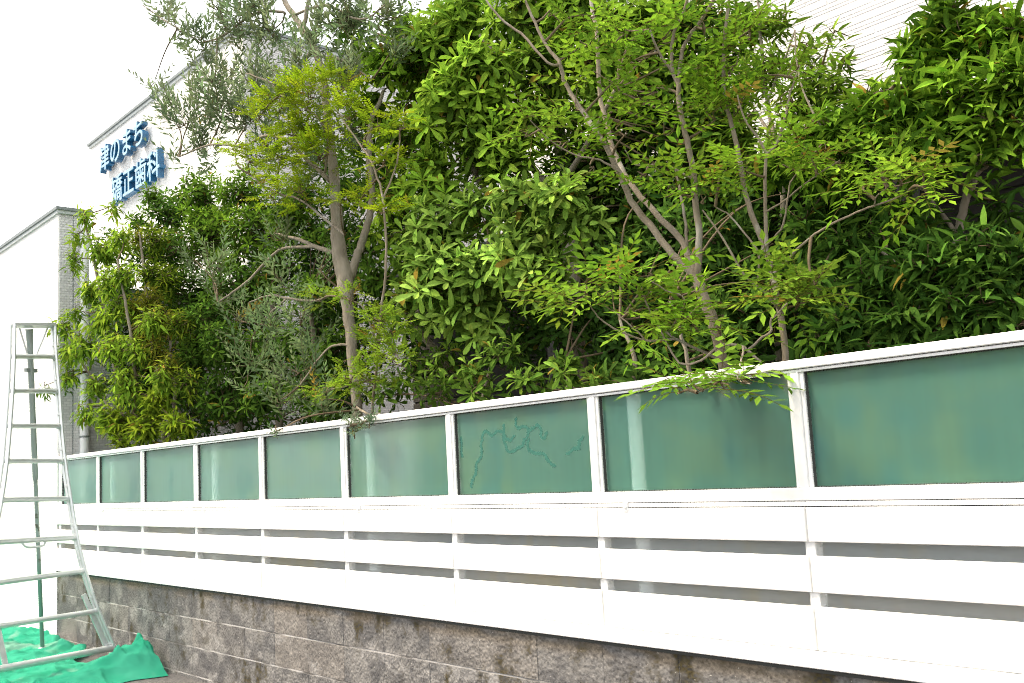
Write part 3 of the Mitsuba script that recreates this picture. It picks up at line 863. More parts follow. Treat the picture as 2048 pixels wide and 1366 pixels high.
# ---- olive tree
ol = Plant('olive_tree', 'olive tree with a forked grey trunk and small grey-green leaves beside the blue lettering', 'tree', 'leafy_twig', 'leaf_soft', most=200)
ol.stem('trunk', [(722, 900, 11.1), (716, 830, 10.4), (705, 720, 11.1), (697, 620, 12.2), (690, 562, 16.7), (678, 505, 15.0), (672, 420, 11.5), (668, 350, 10.4), (655, 245, 7.8), (648, 160, 7.4), (630, 100, 7.0), (607, 60, 6.3), (580, 20, 5.5), (550, -30, 4.8)], (0.55, 0.62), 5, 14, 0.003)
ol.stem('branch', [(692, 575, 9.6), (709, 530, 8.9), (722, 490, 8.1), (735, 450, 7.4), (744, 380, 6.7), (739, 320, 6.3), (741, 250, 5.5), (754, 212, 4.4), (768, 180, 3.3)], (0.60, 0.95), 5, 10, 0.003)
for pts, Y in (([(607, 62, 5.0), (612, 30, 4.3), (622, -25, 3.6)], .62), ([(660, 362, 5.0), (632, 335, 4.3), (600, 306, 3.6), (570, 278, 3.2), (528, 272, 2.9), (485, 291, 2.5), (420, 290, 2.2), (359, 313, 1.4)], (.6, .3)),
               ([(572, 28, 2.9), (560, 23, 2.9), (513, 25, 2.5), (478, 47, 2.2), (444, 73, 2.2), (403, 85, 1.9), (383, 72, 1.7), (325, 38, 1.4), (285, 10, 1.0)], (.62, .35)),
               ([(650, 190, 3.6), (620, 172, 2.9), (567, 181, 2.2), (530, 160, 2.2), (492, 147, 1.4)], (.6, .4)), ([(655, 113, 3.6), (682, 120, 3.6), (710, 137, 2.9), (745, 160, 2.2)], (.6, .8)),
               ([(668, 505, 5.0), (629, 493, 4.3), (600, 480, 3.6), (553, 467, 2.2)], (.58, .5)), ([(629, 493, 3.6), (559, 500, 2.9), (500, 558, 2.6), (465, 585, 2.2), (436, 604, 1.7)], (.55, .35)),
               ([(687, 567, 3.6), (640, 600, 2.9), (573, 597, 2.5), (544, 590, 2.2), (500, 604, 1.4)], (.55, .35)), ([(573, 597, 2.2), (548, 620, 1.9), (520, 645, 1.4)], (.45, .38)),
               ([(705, 690, 2.9), (665, 692, 2.2), (640, 715, 1.8), (600, 770, 1.4)], (.55, .3)), ([(714, 815, 2.9), (740, 830, 2.5), (760, 828, 2.2), (735, 842, 1.8), (700, 850, 1.4)], (.5, -.12)),
               ([(743, 330, 3.6), (775, 300, 2.9), (800, 250, 2.2)], (.65, .8)), ([(630, 100, 4.3), (600, 130, 2.9), (588, 143, 2.2), (540, 140, 1.4)], (.6, .45)), ([(590, 30, 2.9), (650, 10, 2.5), (720, 40, 2.2), (770, 10, 1.4)], (.62, .75))):
    ol.stem('branch', pts, Y, 4, 7, 0.002)
sprays(ol, [(320, 25, 45, .4), (400, 80, 55, .4), (360, 60, 40, .35), (480, 50, 65, .5), (545, 60, 55, .55), (430, 160, 60, .45), (330, 215, 38, .3), (310, 160, 25, .3), (380, 240, 75, .4), (450, 220, 80, .5), (400, 300, 50, .4), (510, 160, 65, .5), (570, 170, 60, .5),
            (620, 60, 50, .6), (690, 40, 75, .7), (760, 30, 70, .8), (690, 150, 60, .65), (500, 240, 60, .5), (350, 305, 25, .3), (600, 120, 40, .5), (440, 20, 50, .45), (790, 90, 40, .8), (620, 240, 60, .8), (540, 300, 55, .7), (700, 260, 55, .9), (620, 330, 50, .9), (520, 5, 55, .5)], 0.0056, 0.32, (0.095, 0.130, 0.065), (0.185, 0.245, 0.130))
sprays(ol, [(425, 555, 70, .4), (480, 640, 60, .35), (560, 560, 55, .4), (600, 650, 65, .4), (500, 720, 70, .35), (600, 740, 75, .35), (560, 480, 50, .5), (640, 540, 35, .45), (540, 650, 50, .35), (640, 800, 45, .3), (560, 800, 50, .3), (390, 520, 40, .45)], 0.0028, 0.30, (0.080, 0.122, 0.055), (0.160, 0.235, 0.105))
sprays(ol, [(705, 850, 30, -.10), (740, 838, 18, -.08), (555, 862, 14, -.05)], 0.016, 0.13, (0.085, 0.125, 0.075), (0.155, 0.215, 0.125), up=-0.1)

# ---- big broadleaf tree in the middle
by = Plant('broadleaf_evergreen', 'large dense evergreen tree with rosettes of glossy spoon-shaped leaves in the middle', 'tree', 'leaf')
by.stem('trunk', [(1170, 860, 16), (1160, 760, 16), (1150, 640, 16), (1142, 520, 15), (1132, 400, 15), (1124, 300, 13), (1105, 180, 11), (1080, 60, 8), (1060, -40, 6)], 1.55, 5, 12, .004)
for pts, Y in (([(1150, 620, 10), (1080, 520, 8), (1000, 420, 6), (940, 330, 5), (900, 240, 4)], (1.5, 1.1)), ([(1135, 430, 9), (1060, 330, 7), (980, 250, 6), (900, 160, 4), (860, 110, 3)], (1.5, 1.1)),
               ([(1120, 270, 8), (1040, 170, 6), (960, 70, 4)], (1.5, 1.2)), ([(900, 745, 9), (870, 700, 8), (834, 656, 7), (800, 600, 5)], (1.0, .7)), ([(1150, 650, 8), (1090, 600, 6), (1020, 540, 5), (960, 520, 4)], (1.5, .8)),
               ([(1130, 360, 7), (1180, 280, 5), (1230, 180, 4)], (1.5, 1.3)), ([(930, 600, 5), (900, 500, 4), (880, 420, 4), (850, 350, 3)], (1.1, .9))):
    by.stem('branch', pts, Y, 4, 8, .003)
DK, LT = (0.024, 0.062, 0.010), (0.205, 0.335, 0.034)
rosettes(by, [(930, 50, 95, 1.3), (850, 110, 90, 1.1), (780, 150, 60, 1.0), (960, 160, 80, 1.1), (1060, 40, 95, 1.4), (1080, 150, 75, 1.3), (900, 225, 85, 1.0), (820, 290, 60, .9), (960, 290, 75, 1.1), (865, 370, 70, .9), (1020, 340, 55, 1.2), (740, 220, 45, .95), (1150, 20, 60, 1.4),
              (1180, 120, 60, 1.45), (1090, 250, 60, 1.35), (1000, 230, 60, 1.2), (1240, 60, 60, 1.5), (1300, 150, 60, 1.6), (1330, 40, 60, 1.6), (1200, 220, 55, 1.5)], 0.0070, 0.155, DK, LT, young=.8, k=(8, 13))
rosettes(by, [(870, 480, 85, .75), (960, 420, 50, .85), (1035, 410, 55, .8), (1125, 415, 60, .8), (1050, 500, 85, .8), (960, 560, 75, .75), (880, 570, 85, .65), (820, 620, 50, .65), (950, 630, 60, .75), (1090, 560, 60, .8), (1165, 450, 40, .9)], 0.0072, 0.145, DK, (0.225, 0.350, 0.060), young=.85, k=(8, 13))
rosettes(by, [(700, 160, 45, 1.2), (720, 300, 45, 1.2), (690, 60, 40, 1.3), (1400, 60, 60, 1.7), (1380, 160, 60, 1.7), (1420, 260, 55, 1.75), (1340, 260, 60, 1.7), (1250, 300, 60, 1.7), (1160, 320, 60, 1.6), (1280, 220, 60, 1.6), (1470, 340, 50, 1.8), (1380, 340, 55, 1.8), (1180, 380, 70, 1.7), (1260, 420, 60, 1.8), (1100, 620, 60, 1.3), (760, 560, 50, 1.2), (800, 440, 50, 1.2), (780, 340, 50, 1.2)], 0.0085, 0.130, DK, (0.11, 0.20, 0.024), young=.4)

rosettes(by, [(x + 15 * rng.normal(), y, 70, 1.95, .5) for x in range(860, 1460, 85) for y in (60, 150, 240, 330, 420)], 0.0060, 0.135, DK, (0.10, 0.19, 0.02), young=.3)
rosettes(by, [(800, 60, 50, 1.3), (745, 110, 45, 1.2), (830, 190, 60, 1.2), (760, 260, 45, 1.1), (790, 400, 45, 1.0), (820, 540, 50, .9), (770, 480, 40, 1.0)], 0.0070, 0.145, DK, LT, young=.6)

# ---- low shrub below it, along the rail
lo = Plant('rosette_shrub', 'dark low shrub of leaf rosettes just above the white rail in the middle', 'shrub', 'leaf')
for pts in ([(960, 860, 6), (965, 800, 5), (985, 720, 4)], [(1130, 830, 5), (1135, 770, 4), (1130, 720, 3)], [(1260, 800, 6), (1270, 720, 5), (1240, 640, 3)], [(1380, 790, 6), (1370, 700, 4), (1340, 600, 3)]):
    lo.stem('stem', pts, .8, 4, 7, .003)
rosettes(lo, [(955, 765, 48, .55), (1000, 715, 45, .7), (1060, 770, 40, .6), (870, 785, 42, .5), (900, 740, 50, .8), (1130, 735, 42, .6), (1190, 770, 30, .6), (830, 740, 45, .7), (780, 790, 40, .55)], 0.0060, 0.108, DK, (0.160, 0.270, 0.038), young=.6)
rosettes(lo, [(1250, 690, 80, 1.2), (1330, 620, 80, 1.3), (1200, 620, 60, 1.2), (1400, 560, 70, 1.4), (1290, 540, 70, 1.4), (1450, 640, 60, 1.3), (1360, 720, 60, 1.0), (1480, 700, 50, 1.0), (1440, 480, 60, 1.5), (1330, 470, 60, 1.5), (1220, 520, 60, 1.4), (1060, 680, 60, 1.2), (1140, 660, 50, 1.1), (1250, 750, 45, .8), (1500, 400, 60, 1.7), (1560, 480, 60, 1.7), (1400, 400, 60, 1.7), (1300, 380, 55, 1.7), (1540, 560, 60, 1.5), (1520, 640, 60, 1.4), (1420, 700, 45, .95), (1600, 380, 50, 1.8)], 0.0072, 0.120, (0.028, 0.070, 0.016), (0.080, 0.155, 0.024), young=.25)  # rear leaves coloured darker to paint in the shade behind the stems

# ---- slender ash trees in front
aa = Plant('ash_tree', 'slender many-stemmed tree with feathery leaves and a trunk that forks low above the rail', 'tree', 'leaf', 'leaf_soft', 'bark_pale')
aa.stem('trunk', [(1452, 800, 11), (1449, 740, 10.5), (1437, 690, 10.5), (1425, 640, 11.5), (1405, 590, 11.5), (1394, 552, 11)], (.50, .52), 5, 12, .001)
for pts, Y in (([(1396, 560, 8), (1370, 530, 7.5), (1345, 508, 7.2), (1300, 450, 7), (1262, 402, 6.5), (1240, 350, 6), (1207, 285, 5.2), (1187, 255, 5), (1150, 200, 4.5), (1128, 160, 4.2), (1118, 122, 4), (1095, 95, 3.2), (1070, 46, 2.8), (1044, -15, 2.4)], (.52, .3)),
               ([(1394, 556, 7.5), (1378, 520, 7.5), (1368, 490, 7), (1349, 464, 6.8), (1314, 429, 6.2), (1273, 382, 6), (1249, 348, 5.8), (1225, 295, 5.2), (1210, 235, 4.8), (1200, 190, 4.4), (1193, 64, 4), (1184, 25, 3.6), (1180, -20, 3.2)], (.52, .8)),
               ([(1395, 556, 7.6), (1399, 467, 7.2), (1391, 409, 6.8), (1387, 350, 6.5), (1378, 300, 6.2), (1369, 256, 6), (1358, 205, 5.4), (1357, 166, 5)], (.52, .55)),
               ([(1357, 170, 4), (1345, 141, 3.8), (1345, 77, 3.6), (1366, 26, 3.2), (1378, -15, 2.8)], (.55, .5)), ([(1357, 170, 4.4), (1364, 102, 4.2), (1379, 72, 4), (1407, 33, 3.6), (1434, -15, 3.2)], (.55, .65)),
               ([(1345, 145, 3), (1318, 105, 2.4), (1300, 60, 1.8)], (.52, .4)), ([(1120, 130, 3), (1095, 125, 2.6), (1041, 67, 2.6), (1000, 36, 2.3), (965, -10, 1.8)], (.35, .15)),
               ([(1375, 520, 3.4), (1371, 450, 3), (1360, 380, 2.6), (1350, 340, 2)], (.55, .7)),
               ([(1472, 738, 3.4), (1411, 706, 3), (1349, 676, 3), (1314, 646, 2.4), (1290, 600, 1.8)], (.42, .1)), ([(1349, 678, 2.4), (1293, 681, 2.2), (1240, 662, 2), (1202, 640, 1.6), (1180, 610, 1.3)], (.25, .0)),
               ([(1290, 680, 1.8), (1260, 650, 1.5), (1225, 620, 1.2)], (.12, .05)), ([(1340, 660, 2), (1370, 600, 1.8), (1330, 580, 1.4), (1300, 560, 1)], (.2, .1)),
               ([(1316, 650, 2), (1358, 724, 2.2), (1402, 720, 2.5), (1443, 690, 2.8), (1484, 693, 3), (1500, 705, 3), (1522, 724, 3)], (.1, .25)),
               ([(1486, 694, 2.6), (1484, 715, 2.2), (1470, 748, 1.8), (1440, 765, 1.4), (1395, 785, 1.1)], (.18, -.16)), ([(1484, 715, 1.6), (1475, 755, 1.4), (1500, 768, 1)], (.05, -.16)),
               ([(1496, 700, 2.8), (1525, 675, 2.6), (1543, 661, 2.6), (1540, 643, 2.2), (1560, 622, 1.8), (1575, 606, 1.4)], (.25, .3)),
               ([(1240, 345, 3), (1200, 320, 2), (1150, 310, 1.6), (1100, 280, 1.2), (1060, 240, 1)], (.4, .1)), ([(1388, 360, 2.4), (1330, 330, 2), (1270, 330, 1.6), (1250, 300, 1.2)], (.5, .3))):
    aa.stem('branch', pts, Y, 4, 7, .0015)
AD, AL = (0.058, 0.128, 0.014), (0.165, 0.285, 0.022)
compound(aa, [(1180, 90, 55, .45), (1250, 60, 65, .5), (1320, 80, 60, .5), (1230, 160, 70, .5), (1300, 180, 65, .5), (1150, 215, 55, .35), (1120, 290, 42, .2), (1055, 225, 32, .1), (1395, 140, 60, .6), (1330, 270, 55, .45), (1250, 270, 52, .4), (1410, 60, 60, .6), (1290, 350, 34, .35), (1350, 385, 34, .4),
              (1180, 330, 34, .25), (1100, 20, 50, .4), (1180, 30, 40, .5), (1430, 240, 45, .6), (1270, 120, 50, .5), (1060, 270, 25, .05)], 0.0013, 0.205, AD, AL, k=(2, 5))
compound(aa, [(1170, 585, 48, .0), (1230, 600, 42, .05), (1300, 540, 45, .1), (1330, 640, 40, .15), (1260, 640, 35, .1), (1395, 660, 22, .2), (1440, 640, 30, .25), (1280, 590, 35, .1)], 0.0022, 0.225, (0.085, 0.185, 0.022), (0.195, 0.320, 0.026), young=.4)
compound(aa, [(1385, 768, 26, -.13), (1440, 762, 22, -.14), (1360, 785, 15, -.15), (1485, 762, 12, -.14)], 0.0030, 0.22, (0.075, 0.17, 0.02), (0.165, 0.30, 0.03), k=(2, 4))
ab = Plant('ash_tree', 'thin pale-stemmed tree with sparse feathery leaves, just right of the low-forked feathery tree', 'tree', 'leaf', 'leaf_soft', 'bark_pale')
ab.stem('trunk', [(1576, 790, 7), (1572, 720, 6.6), (1563, 643, 6.6), (1553, 590, 6.4), (1546, 555, 6.2), (1531, 497, 6), (1507, 438, 5.6), (1490, 385, 5.2), (1474, 293, 4.8), (1463, 249, 4.4), (1448, 176, 4), (1449, 77, 3.4), (1461, -20, 3)], (.55, .7), 5, 10, .001)
for pts, Y in (([(1533, 505, 4.6), (1531, 423, 4.2), (1530, 380, 4), (1531, 330, 3.6), (1534, 305, 3.4)], (.56, .6)), ([(1534, 307, 3), (1512, 270, 2.6), (1490, 240, 2), (1475, 190, 1.5)], (.6, .5)), ([(1534, 307, 3.2), (1553, 287, 3), (1570, 235, 2.6), (1581, 185, 2), (1600, 130, 1.4)], (.6, .7)),
               ([(1549, 548, 3.2), (1580, 515, 3), (1613, 482, 2.8), (1652, 455, 2.6), (1700, 430, 2.4), (1749, 411, 2.2), (1795, 395, 1.8), (1820, 380, 1.3)], (.55, .35)), ([(1749, 411, 1.6), (1752, 395, 1.4), (1775, 375, 1)], (.4, .38)),
               ([(1519, 504, 2.6), (1548, 475, 2.3), (1566, 450, 2.1), (1575, 403, 1.9), (1581, 365, 1.6), (1600, 340, 1.2)], (.55, .45)), ([(1517, 560, 2.4), (1516, 505, 2.2), (1490, 468, 2), (1460, 432, 1.8), (1431, 414, 1.4)], (.5, .4)),
               ([(1560, 620, 3.2), (1525, 580, 2.6), (1490, 552, 2.3), (1449, 482, 2.1), (1405, 420, 1.6)], (.5, .35)), ([(1531, 425, 2.4), (1570, 400, 2), (1620, 360, 1.7), (1680, 320, 1.3)], (.57, .5))):
    ab.stem('branch', pts, Y, 4, 6, .001)
compound(ab, [(1500, 60, 45, .65), (1470, 130, 50, .65), (1480, 210, 50, .6), (1560, 200, 35, .65), (1590, 140, 30, .7), (1620, 310, 38, .5), (1580, 335, 26, .45), (1500, 345, 26, .5), (1680, 320, 26, .5), (1800, 368, 38, .33), (1760, 350, 22, .36), (1730, 385, 20, .38), (1850, 375, 20, .3), (1530, 150, 35, .7), (1440, 340, 25, .4), (1400, 405, 25, .35)], 0.0022, 0.185, AD, (0.18, 0.305, 0.022), young=.45)
compound(ab, [(1575, 590, 34, .42), (1540, 575, 22, .42), (1630, 570, 26, .4), (1600, 605, 22, .4)], 0.0040, 0.22, (0.075, 0.165, 0.02), (0.20, 0.30, 0.03), young=.5)
# ---- the finer-leaved one by the olive trunk
ac = Plant('ash_tree', 'small tree with bright yellow-green feathery foliage around the olive trunk', 'tree', 'leaf', 'leaf_soft', 'bark_pale', most=150)
ac.stem('trunk', [(748, 900, 3.6), (745, 820, 3.0), (752, 740, 3.0), (760, 640, 2.8), (772, 540, 2.6), (770, 440, 2.4), (762, 380, 2.2), (740, 320, 1.9), (700, 260, 1.6), (660, 200, 1.2)], (.42, .38), 5, 8, .002)
for pts, Y in (([(690, 470, 3), (640, 430, 2.6), (600, 400, 2.2), (540, 380, 1.6), (500, 350, 1.2)], (.5, .25)), ([(650, 345, 3), (655, 290, 2.6), (640, 240, 2), (600, 210, 1.6), (560, 190, 1.2)], (.5, .3)), ([(765, 400, 2.4), (790, 340, 2), (800, 280, 1.5)], (.4, .5)), ([(750, 760, 2.4), (700, 770, 1.8), (660, 780, 1.4)], (.4, .2)), ([(757, 680, 2.4), (780, 690, 1.8), (800, 720, 1.3)], (.4, .3)),
               ([(755, 700, 2), (730, 620, 1.6), (700, 600, 1.2)], (.4, .3))):
    ac.stem('branch', pts, Y, 4, 6, .002)
compound(ac, [(560, 210, 48, .3), (620, 195, 48, .35), (675, 180, 38, .4), (590, 270, 42, .3), (520, 232, 25, .28), (650, 260, 40, .4), (560, 320, 48, .3), (640, 320, 42, .35), (500, 318, 38, .3), (600, 385, 40, .3), (540, 392, 32, .28), (470, 300, 22, .28), (700, 235, 30, .42), (760, 250, 28, .45), (800, 255, 24, .5), (770, 330, 30, .45), (760, 425, 26, .4),
              (720, 400, 25, .4), (680, 410, 22, .38)], 0.0080, 0.165, (0.090, 0.155, 0.010), (0.215, 0.300, 0.012), k=(3, 6), tpl='fine_ash', young=.5)
compound(ac, [(705, 600, 24, .3), (760, 640, 34, .3), (745, 690, 36, .3), (785, 720, 34, .3), (700, 760, 40, .2), (655, 772, 22, .18), (740, 760, 36, .25), (640, 600, 22, .3), (780, 660, 25, .3)], 0.0100, 0.135, (0.085, 0.165, 0.018), (0.190, 0.290, 0.022), k=(3, 5), tpl='fine_ash', young=.5)

# ---- large-leaved evergreen on the right
rs = Plant('laurel_tree', 'large-leaved evergreen with long drooping leaves filling the right edge above the fence', 'tree', 'leaf')
rs.stem('trunk', [(1900, 760, 9), (1905, 600, 9), (1915, 470, 8.5), (1932, 400, 8), (1958, 340, 7), (2000, 290, 6), (2060, 250, 5)], 1.35, 5, 10, .003)
for pts, Y in (([(1932, 400, 5), (1948, 370, 5), (1953, 300, 4), (1960, 200, 3.4), (1980, 80, 2.5)], (1.35, 1.3)), ([(1915, 470, 5), (1850, 380, 4), (1800, 280, 3.4), (1780, 180, 2.4)], (1.35, 1.2)), ([(1905, 600, 5), (1830, 560, 4), (1760, 500, 3)], (1.35, 1.1)), ([(1960, 340, 4), (2010, 310, 3.5), (2070, 300, 3)], (1.35, 1.3)),
               ([(1850, 380, 3.5), (1740, 330, 3), (1650, 260, 2.4), (1600, 160, 1.8), (1590, 60, 1.4)], (1.3, 1.3)), ([(1900, 640, 5), (1800, 640, 4), (1700, 620, 3), (1640, 560, 2)], (1.35, 1.1)), ([(1905, 580, 5), (1970, 540, 4), (2030, 480, 3)], (1.35, 1.1))):
    rs.stem('branch', pts, Y, 4, 7, .003)
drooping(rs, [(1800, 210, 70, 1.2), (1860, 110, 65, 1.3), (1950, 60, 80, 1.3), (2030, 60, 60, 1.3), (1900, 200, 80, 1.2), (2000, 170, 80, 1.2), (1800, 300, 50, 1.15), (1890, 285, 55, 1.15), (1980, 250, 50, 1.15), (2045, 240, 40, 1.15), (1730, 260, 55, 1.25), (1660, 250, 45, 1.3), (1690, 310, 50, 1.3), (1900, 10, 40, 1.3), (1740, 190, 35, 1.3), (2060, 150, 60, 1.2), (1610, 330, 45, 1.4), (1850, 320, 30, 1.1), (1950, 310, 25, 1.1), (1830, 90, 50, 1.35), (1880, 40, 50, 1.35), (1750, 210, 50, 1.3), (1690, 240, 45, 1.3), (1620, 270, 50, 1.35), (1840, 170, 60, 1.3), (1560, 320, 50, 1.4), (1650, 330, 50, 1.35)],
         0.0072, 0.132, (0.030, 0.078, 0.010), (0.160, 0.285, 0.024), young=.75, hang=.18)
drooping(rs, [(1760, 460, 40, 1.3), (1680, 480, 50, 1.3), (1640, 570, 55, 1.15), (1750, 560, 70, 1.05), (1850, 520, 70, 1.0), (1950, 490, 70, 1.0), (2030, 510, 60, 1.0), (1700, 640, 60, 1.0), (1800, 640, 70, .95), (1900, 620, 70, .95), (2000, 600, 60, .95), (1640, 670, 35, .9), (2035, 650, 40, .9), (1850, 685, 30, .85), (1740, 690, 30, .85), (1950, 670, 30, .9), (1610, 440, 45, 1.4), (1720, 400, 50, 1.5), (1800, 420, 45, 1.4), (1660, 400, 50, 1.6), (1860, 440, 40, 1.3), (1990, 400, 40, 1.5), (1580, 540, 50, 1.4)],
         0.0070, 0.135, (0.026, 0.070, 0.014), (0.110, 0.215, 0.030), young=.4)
rt = Plant('narrow_leaf_tree', 'light airy tree with narrow pale green leaves against the white siding', 'tree', 'leaf')
rt.stem('trunk', [(1560, 800, 8), (1556, 650, 7), (1560, 500, 6.5), (1565, 380, 6), (1550, 280, 5), (1530, 180, 4), (1520, 60, 3), (1515, -30, 2.4)], 1.7, 5, 8, .003)
for pts in ([(1563, 390, 4), (1600, 300, 3.4), (1630, 210, 2.6), (1640, 150, 2)], [(1550, 280, 3.4), (1500, 200, 2.6), (1470, 120, 2)], [(1535, 200, 3), (1570, 120, 2.4), (1590, 60, 1.8)]):
    rt.stem('branch', pts, 1.7, 4, 6, .003)
drooping(rt, [(1500, 40, 50, 1.7), (1550, 40, 40, 1.7), (1540, 130, 55, 1.7), (1620, 150, 50, 1.65), (1660, 185, 45, 1.65), (1590, 210, 55, 1.65), (1490, 150, 45, 1.7), (1560, 280, 55, 1.65), (1640, 240, 40, 1.6), (1480, 250, 50, 1.7), (1520, 330, 50, 1.7), (1430, 170, 40, 1.75), (1420, 280, 45, 1.75), (1690, 120, 26, 1.6), (1700, 200, 36, 1.6), (1610, 90, 30, 1.65), (1740, 230, 34, 1.5), (1670, 60, 18, 1.6)], 0.0095, 0.110, (0.070, 0.130, 0.018), (0.180, 0.280, 0.030), tpl='narrow', hang=.25, young=.5)

# ---- dense dark shrub left of the olive trunk
dh = Plant('dense_shrub', 'tall dense dark green shrub between the blue lettering and the olive trunk', 'shrub', 'leaf', most=150)
for pts in ([(480, 900, 8), (470, 760, 7), (450, 600, 5), (420, 450, 3)], [(560, 880, 8), (550, 720, 7), (540, 560, 5), (520, 430, 3)], [(640, 860, 7), (630, 720, 6), (620, 600, 4)]):
    dh.stem('stem', pts, 1.3, 4, 8, .004)
HD, HL = (0.024, 0.062, 0.012), (0.090, 0.170, 0.020)
rosettes(dh, [(330, 430, 50, 1.0), (395, 395, 65, 1.1), (480, 390, 65, 1.2), (420, 475, 75, 1.1), (500, 480, 75, 1.2), (350, 510, 50, 1.0), (580, 440, 55, 1.3), (300, 400, 30, .95), (280, 450, 30, .9)], 0.0190, 0.100, HD, (0.135, 0.240, 0.022), young=.6)
rosettes(dh, [(560, 540, 65, 1.2), (620, 600, 55, 1.2), (480, 580, 75, 1.1), (400, 600, 75, 1.0), (380, 700, 75, .9), (470, 720, 75, .9), (560, 700, 65, 1.0), (620, 760, 65, .9), (450, 800, 60, .7), (350, 790, 55, .7), (530, 800, 50, .7), (660, 700, 45, 1.0), (650, 810, 35, .6), (420, 640, 50, .6), (440, 680, 40, .55), (740, 500, 45, 1.4), (780, 620, 50, 1.3), (680, 480, 50, 1.4), (700, 380, 50, 1.4), (620, 400, 55, 1.4), (760, 380, 50, 1.4), (820, 470, 50, 1.5), (660, 330, 45, 1.4), (620, 480, 45, 1.4)], 0.0165, 0.100, HD, HL, young=.35)
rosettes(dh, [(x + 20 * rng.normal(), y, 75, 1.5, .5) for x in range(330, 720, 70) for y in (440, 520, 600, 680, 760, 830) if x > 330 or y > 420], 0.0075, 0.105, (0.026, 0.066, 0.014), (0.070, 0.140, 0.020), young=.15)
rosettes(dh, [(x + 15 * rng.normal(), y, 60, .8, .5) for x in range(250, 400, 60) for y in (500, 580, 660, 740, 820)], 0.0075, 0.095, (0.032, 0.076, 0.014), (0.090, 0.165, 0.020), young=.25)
# ---- pale drooping shrub at the left end
ls = Plant('drooping_shrub', 'yellow-green shrub with hanging pointed leaves at the left end of the fence behind the ladder', 'shrub', 'leaf', most=150)
for pts in ([(250, 920, 5), (240, 800, 4.5), (215, 650, 4), (190, 520, 3), (165, 430, 2)], [(250, 900, 4), (270, 780, 4), (260, 660, 3), (235, 520, 2)], [(245, 880, 3.4), (205, 790, 3), (150, 700, 2.4), (115, 640, 1.6)]):
    ls.stem('stem', pts, (.3, .05), 4, 7, .004)
SD, SL = (0.085, 0.170, 0.020), (0.285, 0.400, 0.038)
drooping(ls, [(175, 430, 26, .05), (200, 500, 48, .1), (245, 470, 36, .15), (180, 580, 42, .05), (250, 545, 40, .1), (165, 690, 48, .0), (225, 690, 48, .05), (190, 770, 40, .05), (250, 770, 50, .1), (320, 750, 40, .2), (135, 745, 30, -.02), (120, 650, 36, -.04), (150, 520, 30, .0), (150, 470, 24, .0), (130, 700, 34, -.03), (215, 560, 40, .05), (200, 640, 46, .05), (270, 700, 45, .15), (210, 830, 40, .05), (165, 820, 30, .0), (230, 610, 40, .1), (150, 620, 25, .0), (230, 410, 22, .3), (300, 640, 40, .2)], 0.0150, 0.100, SD, SL, young=.6, hang=.6)
drooping(ls, [(235, 845, 40, .12), (290, 850, 44, .2), (345, 840, 32, .25), (240, 878, 22, .1), (310, 800, 35, .25), (370, 850, 25, .3)], 0.0240, 0.110, (0.075, 0.135, 0.014), (0.230, 0.310, 0.022), young=.6, hang=.3)
drooping(ls, [(88, 772, 12, -.05), (130, 762, 10, -.05)], 0.03, 0.085, (0.05, 0.11, 0.02), (0.14, 0.22, 0.03), hang=.9)
# ---- the one with tinted new leaves
nd = Plant('tinted_shrub', 'shrub with yellow and bronze tinted young leaves left of the dense dark shrub', 'shrub', 'leaf', most=100)
for pts in ([(330, 920, 5), (320, 800, 4.5), (305, 680, 4), (290, 560, 3), (280, 470, 2)], [(335, 900, 4), (350, 780, 3.4), (340, 680, 2.6)]):
    nd.stem('stem', pts, .5, 4, 7, .004)
drooping(nd, [(270, 475, 32, .5), (300, 600, 38, .35), (265, 615, 34, .3), (330, 640, 34, .35), (290, 660, 38, .3), (310, 700, 40, .3), (340, 730, 32, .3)], 0.0260, 0.085, (0.075, 0.120, 0.014), (0.290, 0.265, 0.032), tpl='narrow', young=.45, hang=.2)
drooping(nd, [(305, 480, 40, .6), (330, 560, 40, .6), (360, 650, 40, .4), (300, 545, 34, .5), (370, 760, 34, .35)], 0.0260, 0.085, (0.050, 0.100, 0.014), (0.190, 0.260, 0.020), tpl='narrow', young=.4, hang=.2)
nd.L.add('obovate', np.array([at(330 + 9 * rng.normal(), 472 + 8 * rng.normal(), .80) for _ in range(12)]), rng.normal(size=(12, 3)), [0, 0, 1.0], 0.06, np.array([0.36, 0.12, 0.02]))
# ---- dark hedge added at the back so the gaps between plants go dark
hg = Plant('added_backing_hedge', 'dark backing hedge added in front of the house to darken the gaps between plants', 'hedge', 'leaf', most=0)
rosettes(hg, [(x, y, 75, 2.0 + 0.5 * rng.random(), .4) for x in range(640, 1500, 95) for y in (560, 660, 740)] + [(x, y, 70, 1.75, .4) for x in range(1480, 2080, 95) for y in (500, 600, 680)], 0.0030, 0.11, (0.025, 0.062, 0.012), (0.06, 0.13, 0.02), young=.1)

# ---- choose the leaves that show largest, and write everything
W4, H4 = 512, 342
zb = np.full((H4, W4), 1e9)
built = []


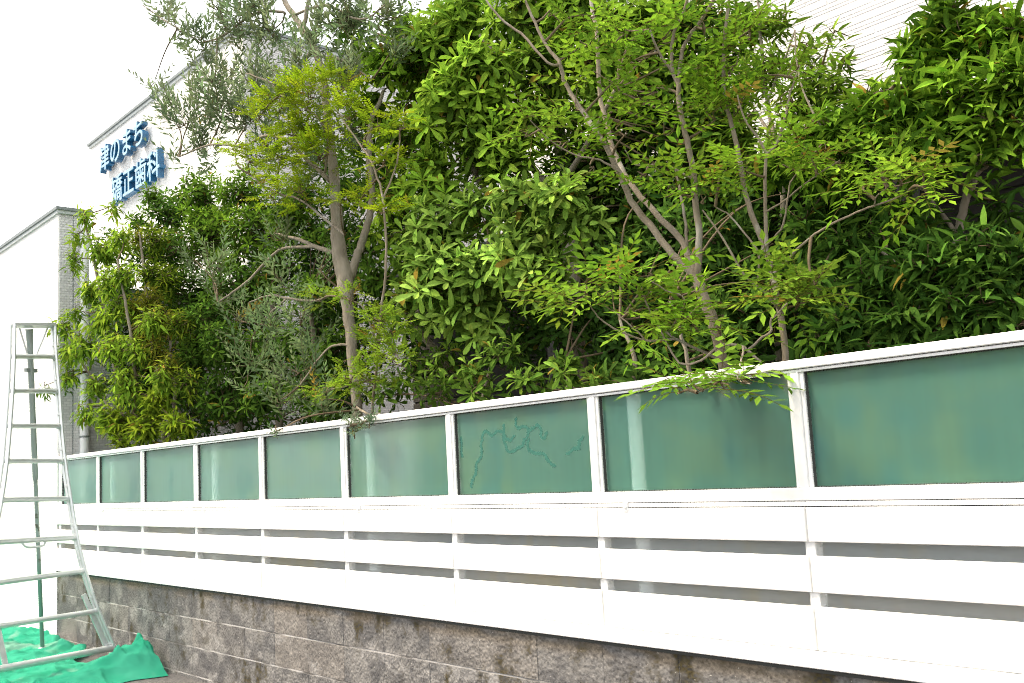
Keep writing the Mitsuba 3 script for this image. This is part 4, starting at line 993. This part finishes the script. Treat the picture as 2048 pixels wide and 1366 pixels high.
def project(c):
    v = c - EYE
    z = v @ FWD
    return 1024 + FOCAL * (v @ RIGHT) / z, 683 - FOCAL * (v @ UP) / z, z


for pl in PLANTS:
    units, cen, siz = pl.L.build()
    x, y, z = project(cen)
    built.append((pl, units, cen, siz, x, y, z))
    r = np.clip(siz * 0.22 * FOCAL / z / 4, 0.6, 4)
    for k in np.argsort(z):
        i0, i1, j0, j1 = int((y[k] / 4) - r[k]), int((y[k] / 4) + r[k]) + 1, int((x[k] / 4) - r[k]), int((x[k] / 4) + r[k]) + 1
        if i1 <= 0 or j1 <= 0 or i0 >= H4 or j0 >= W4:
            continue
        s = zb[max(i0, 0):i1, max(j0, 0):j1]
        np.minimum(s, z[k], out=s)
total = 0
for pl, units, cen, siz, x, y, z in built:
    xi, yi = np.clip((x / 4).astype(int), 0, W4 - 1), np.clip((y / 4).astype(int), 0, H4 - 1)
    inside = (x > 4) & (x < 2044) & (y > 4) & (y < 1362) & (z > 0.2)
    t = (0 - EYE[1]) / (cen[:, 1] - EYE[1])                       # where the sight line crosses the fence
    hid = (cen[:, 1] > 0.02) & (cen[:, 2] * t < 0.31)
    score = np.where(inside & ~hid & (z < zb[yi, xi] + 0.04), siz / z, 0)
    best = set(np.argsort(-score)[:pl.most][score[np.argsort(-score)[:pl.most]] > 0].tolist())
    for i in sorted(best):
        v, f, c = units[i]
        part(pl.key, pl.leafpart, trimesh.Trimesh(v, f, process=False), pl.bsdf, color=c)
    rest = [u for i, u in enumerate(units) if i not in best]
    off = np.cumsum([0] + [len(u[0]) for u in rest])
    V = np.vstack([u[0] for u in rest])
    F = np.vstack([u[1] + o for u, o in zip(rest, off)])
    C = np.vstack([u[2] for u in rest])
    part(pl.key, 'foliage', trimesh.Trimesh(V, F, process=False), pl.bsdf, color=C, kind='stuff')
    if pl.twigs:
        part(pl.key, 'fine_twigs', join(pl.twigs), 'twig_brown', smooth=True, kind='stuff')
    total += len(F)
    print(pl.key, 'units', len(units), 'parts', len(best), 'faces', len(F))
print("leaf faces", total, "entries", len(scene))
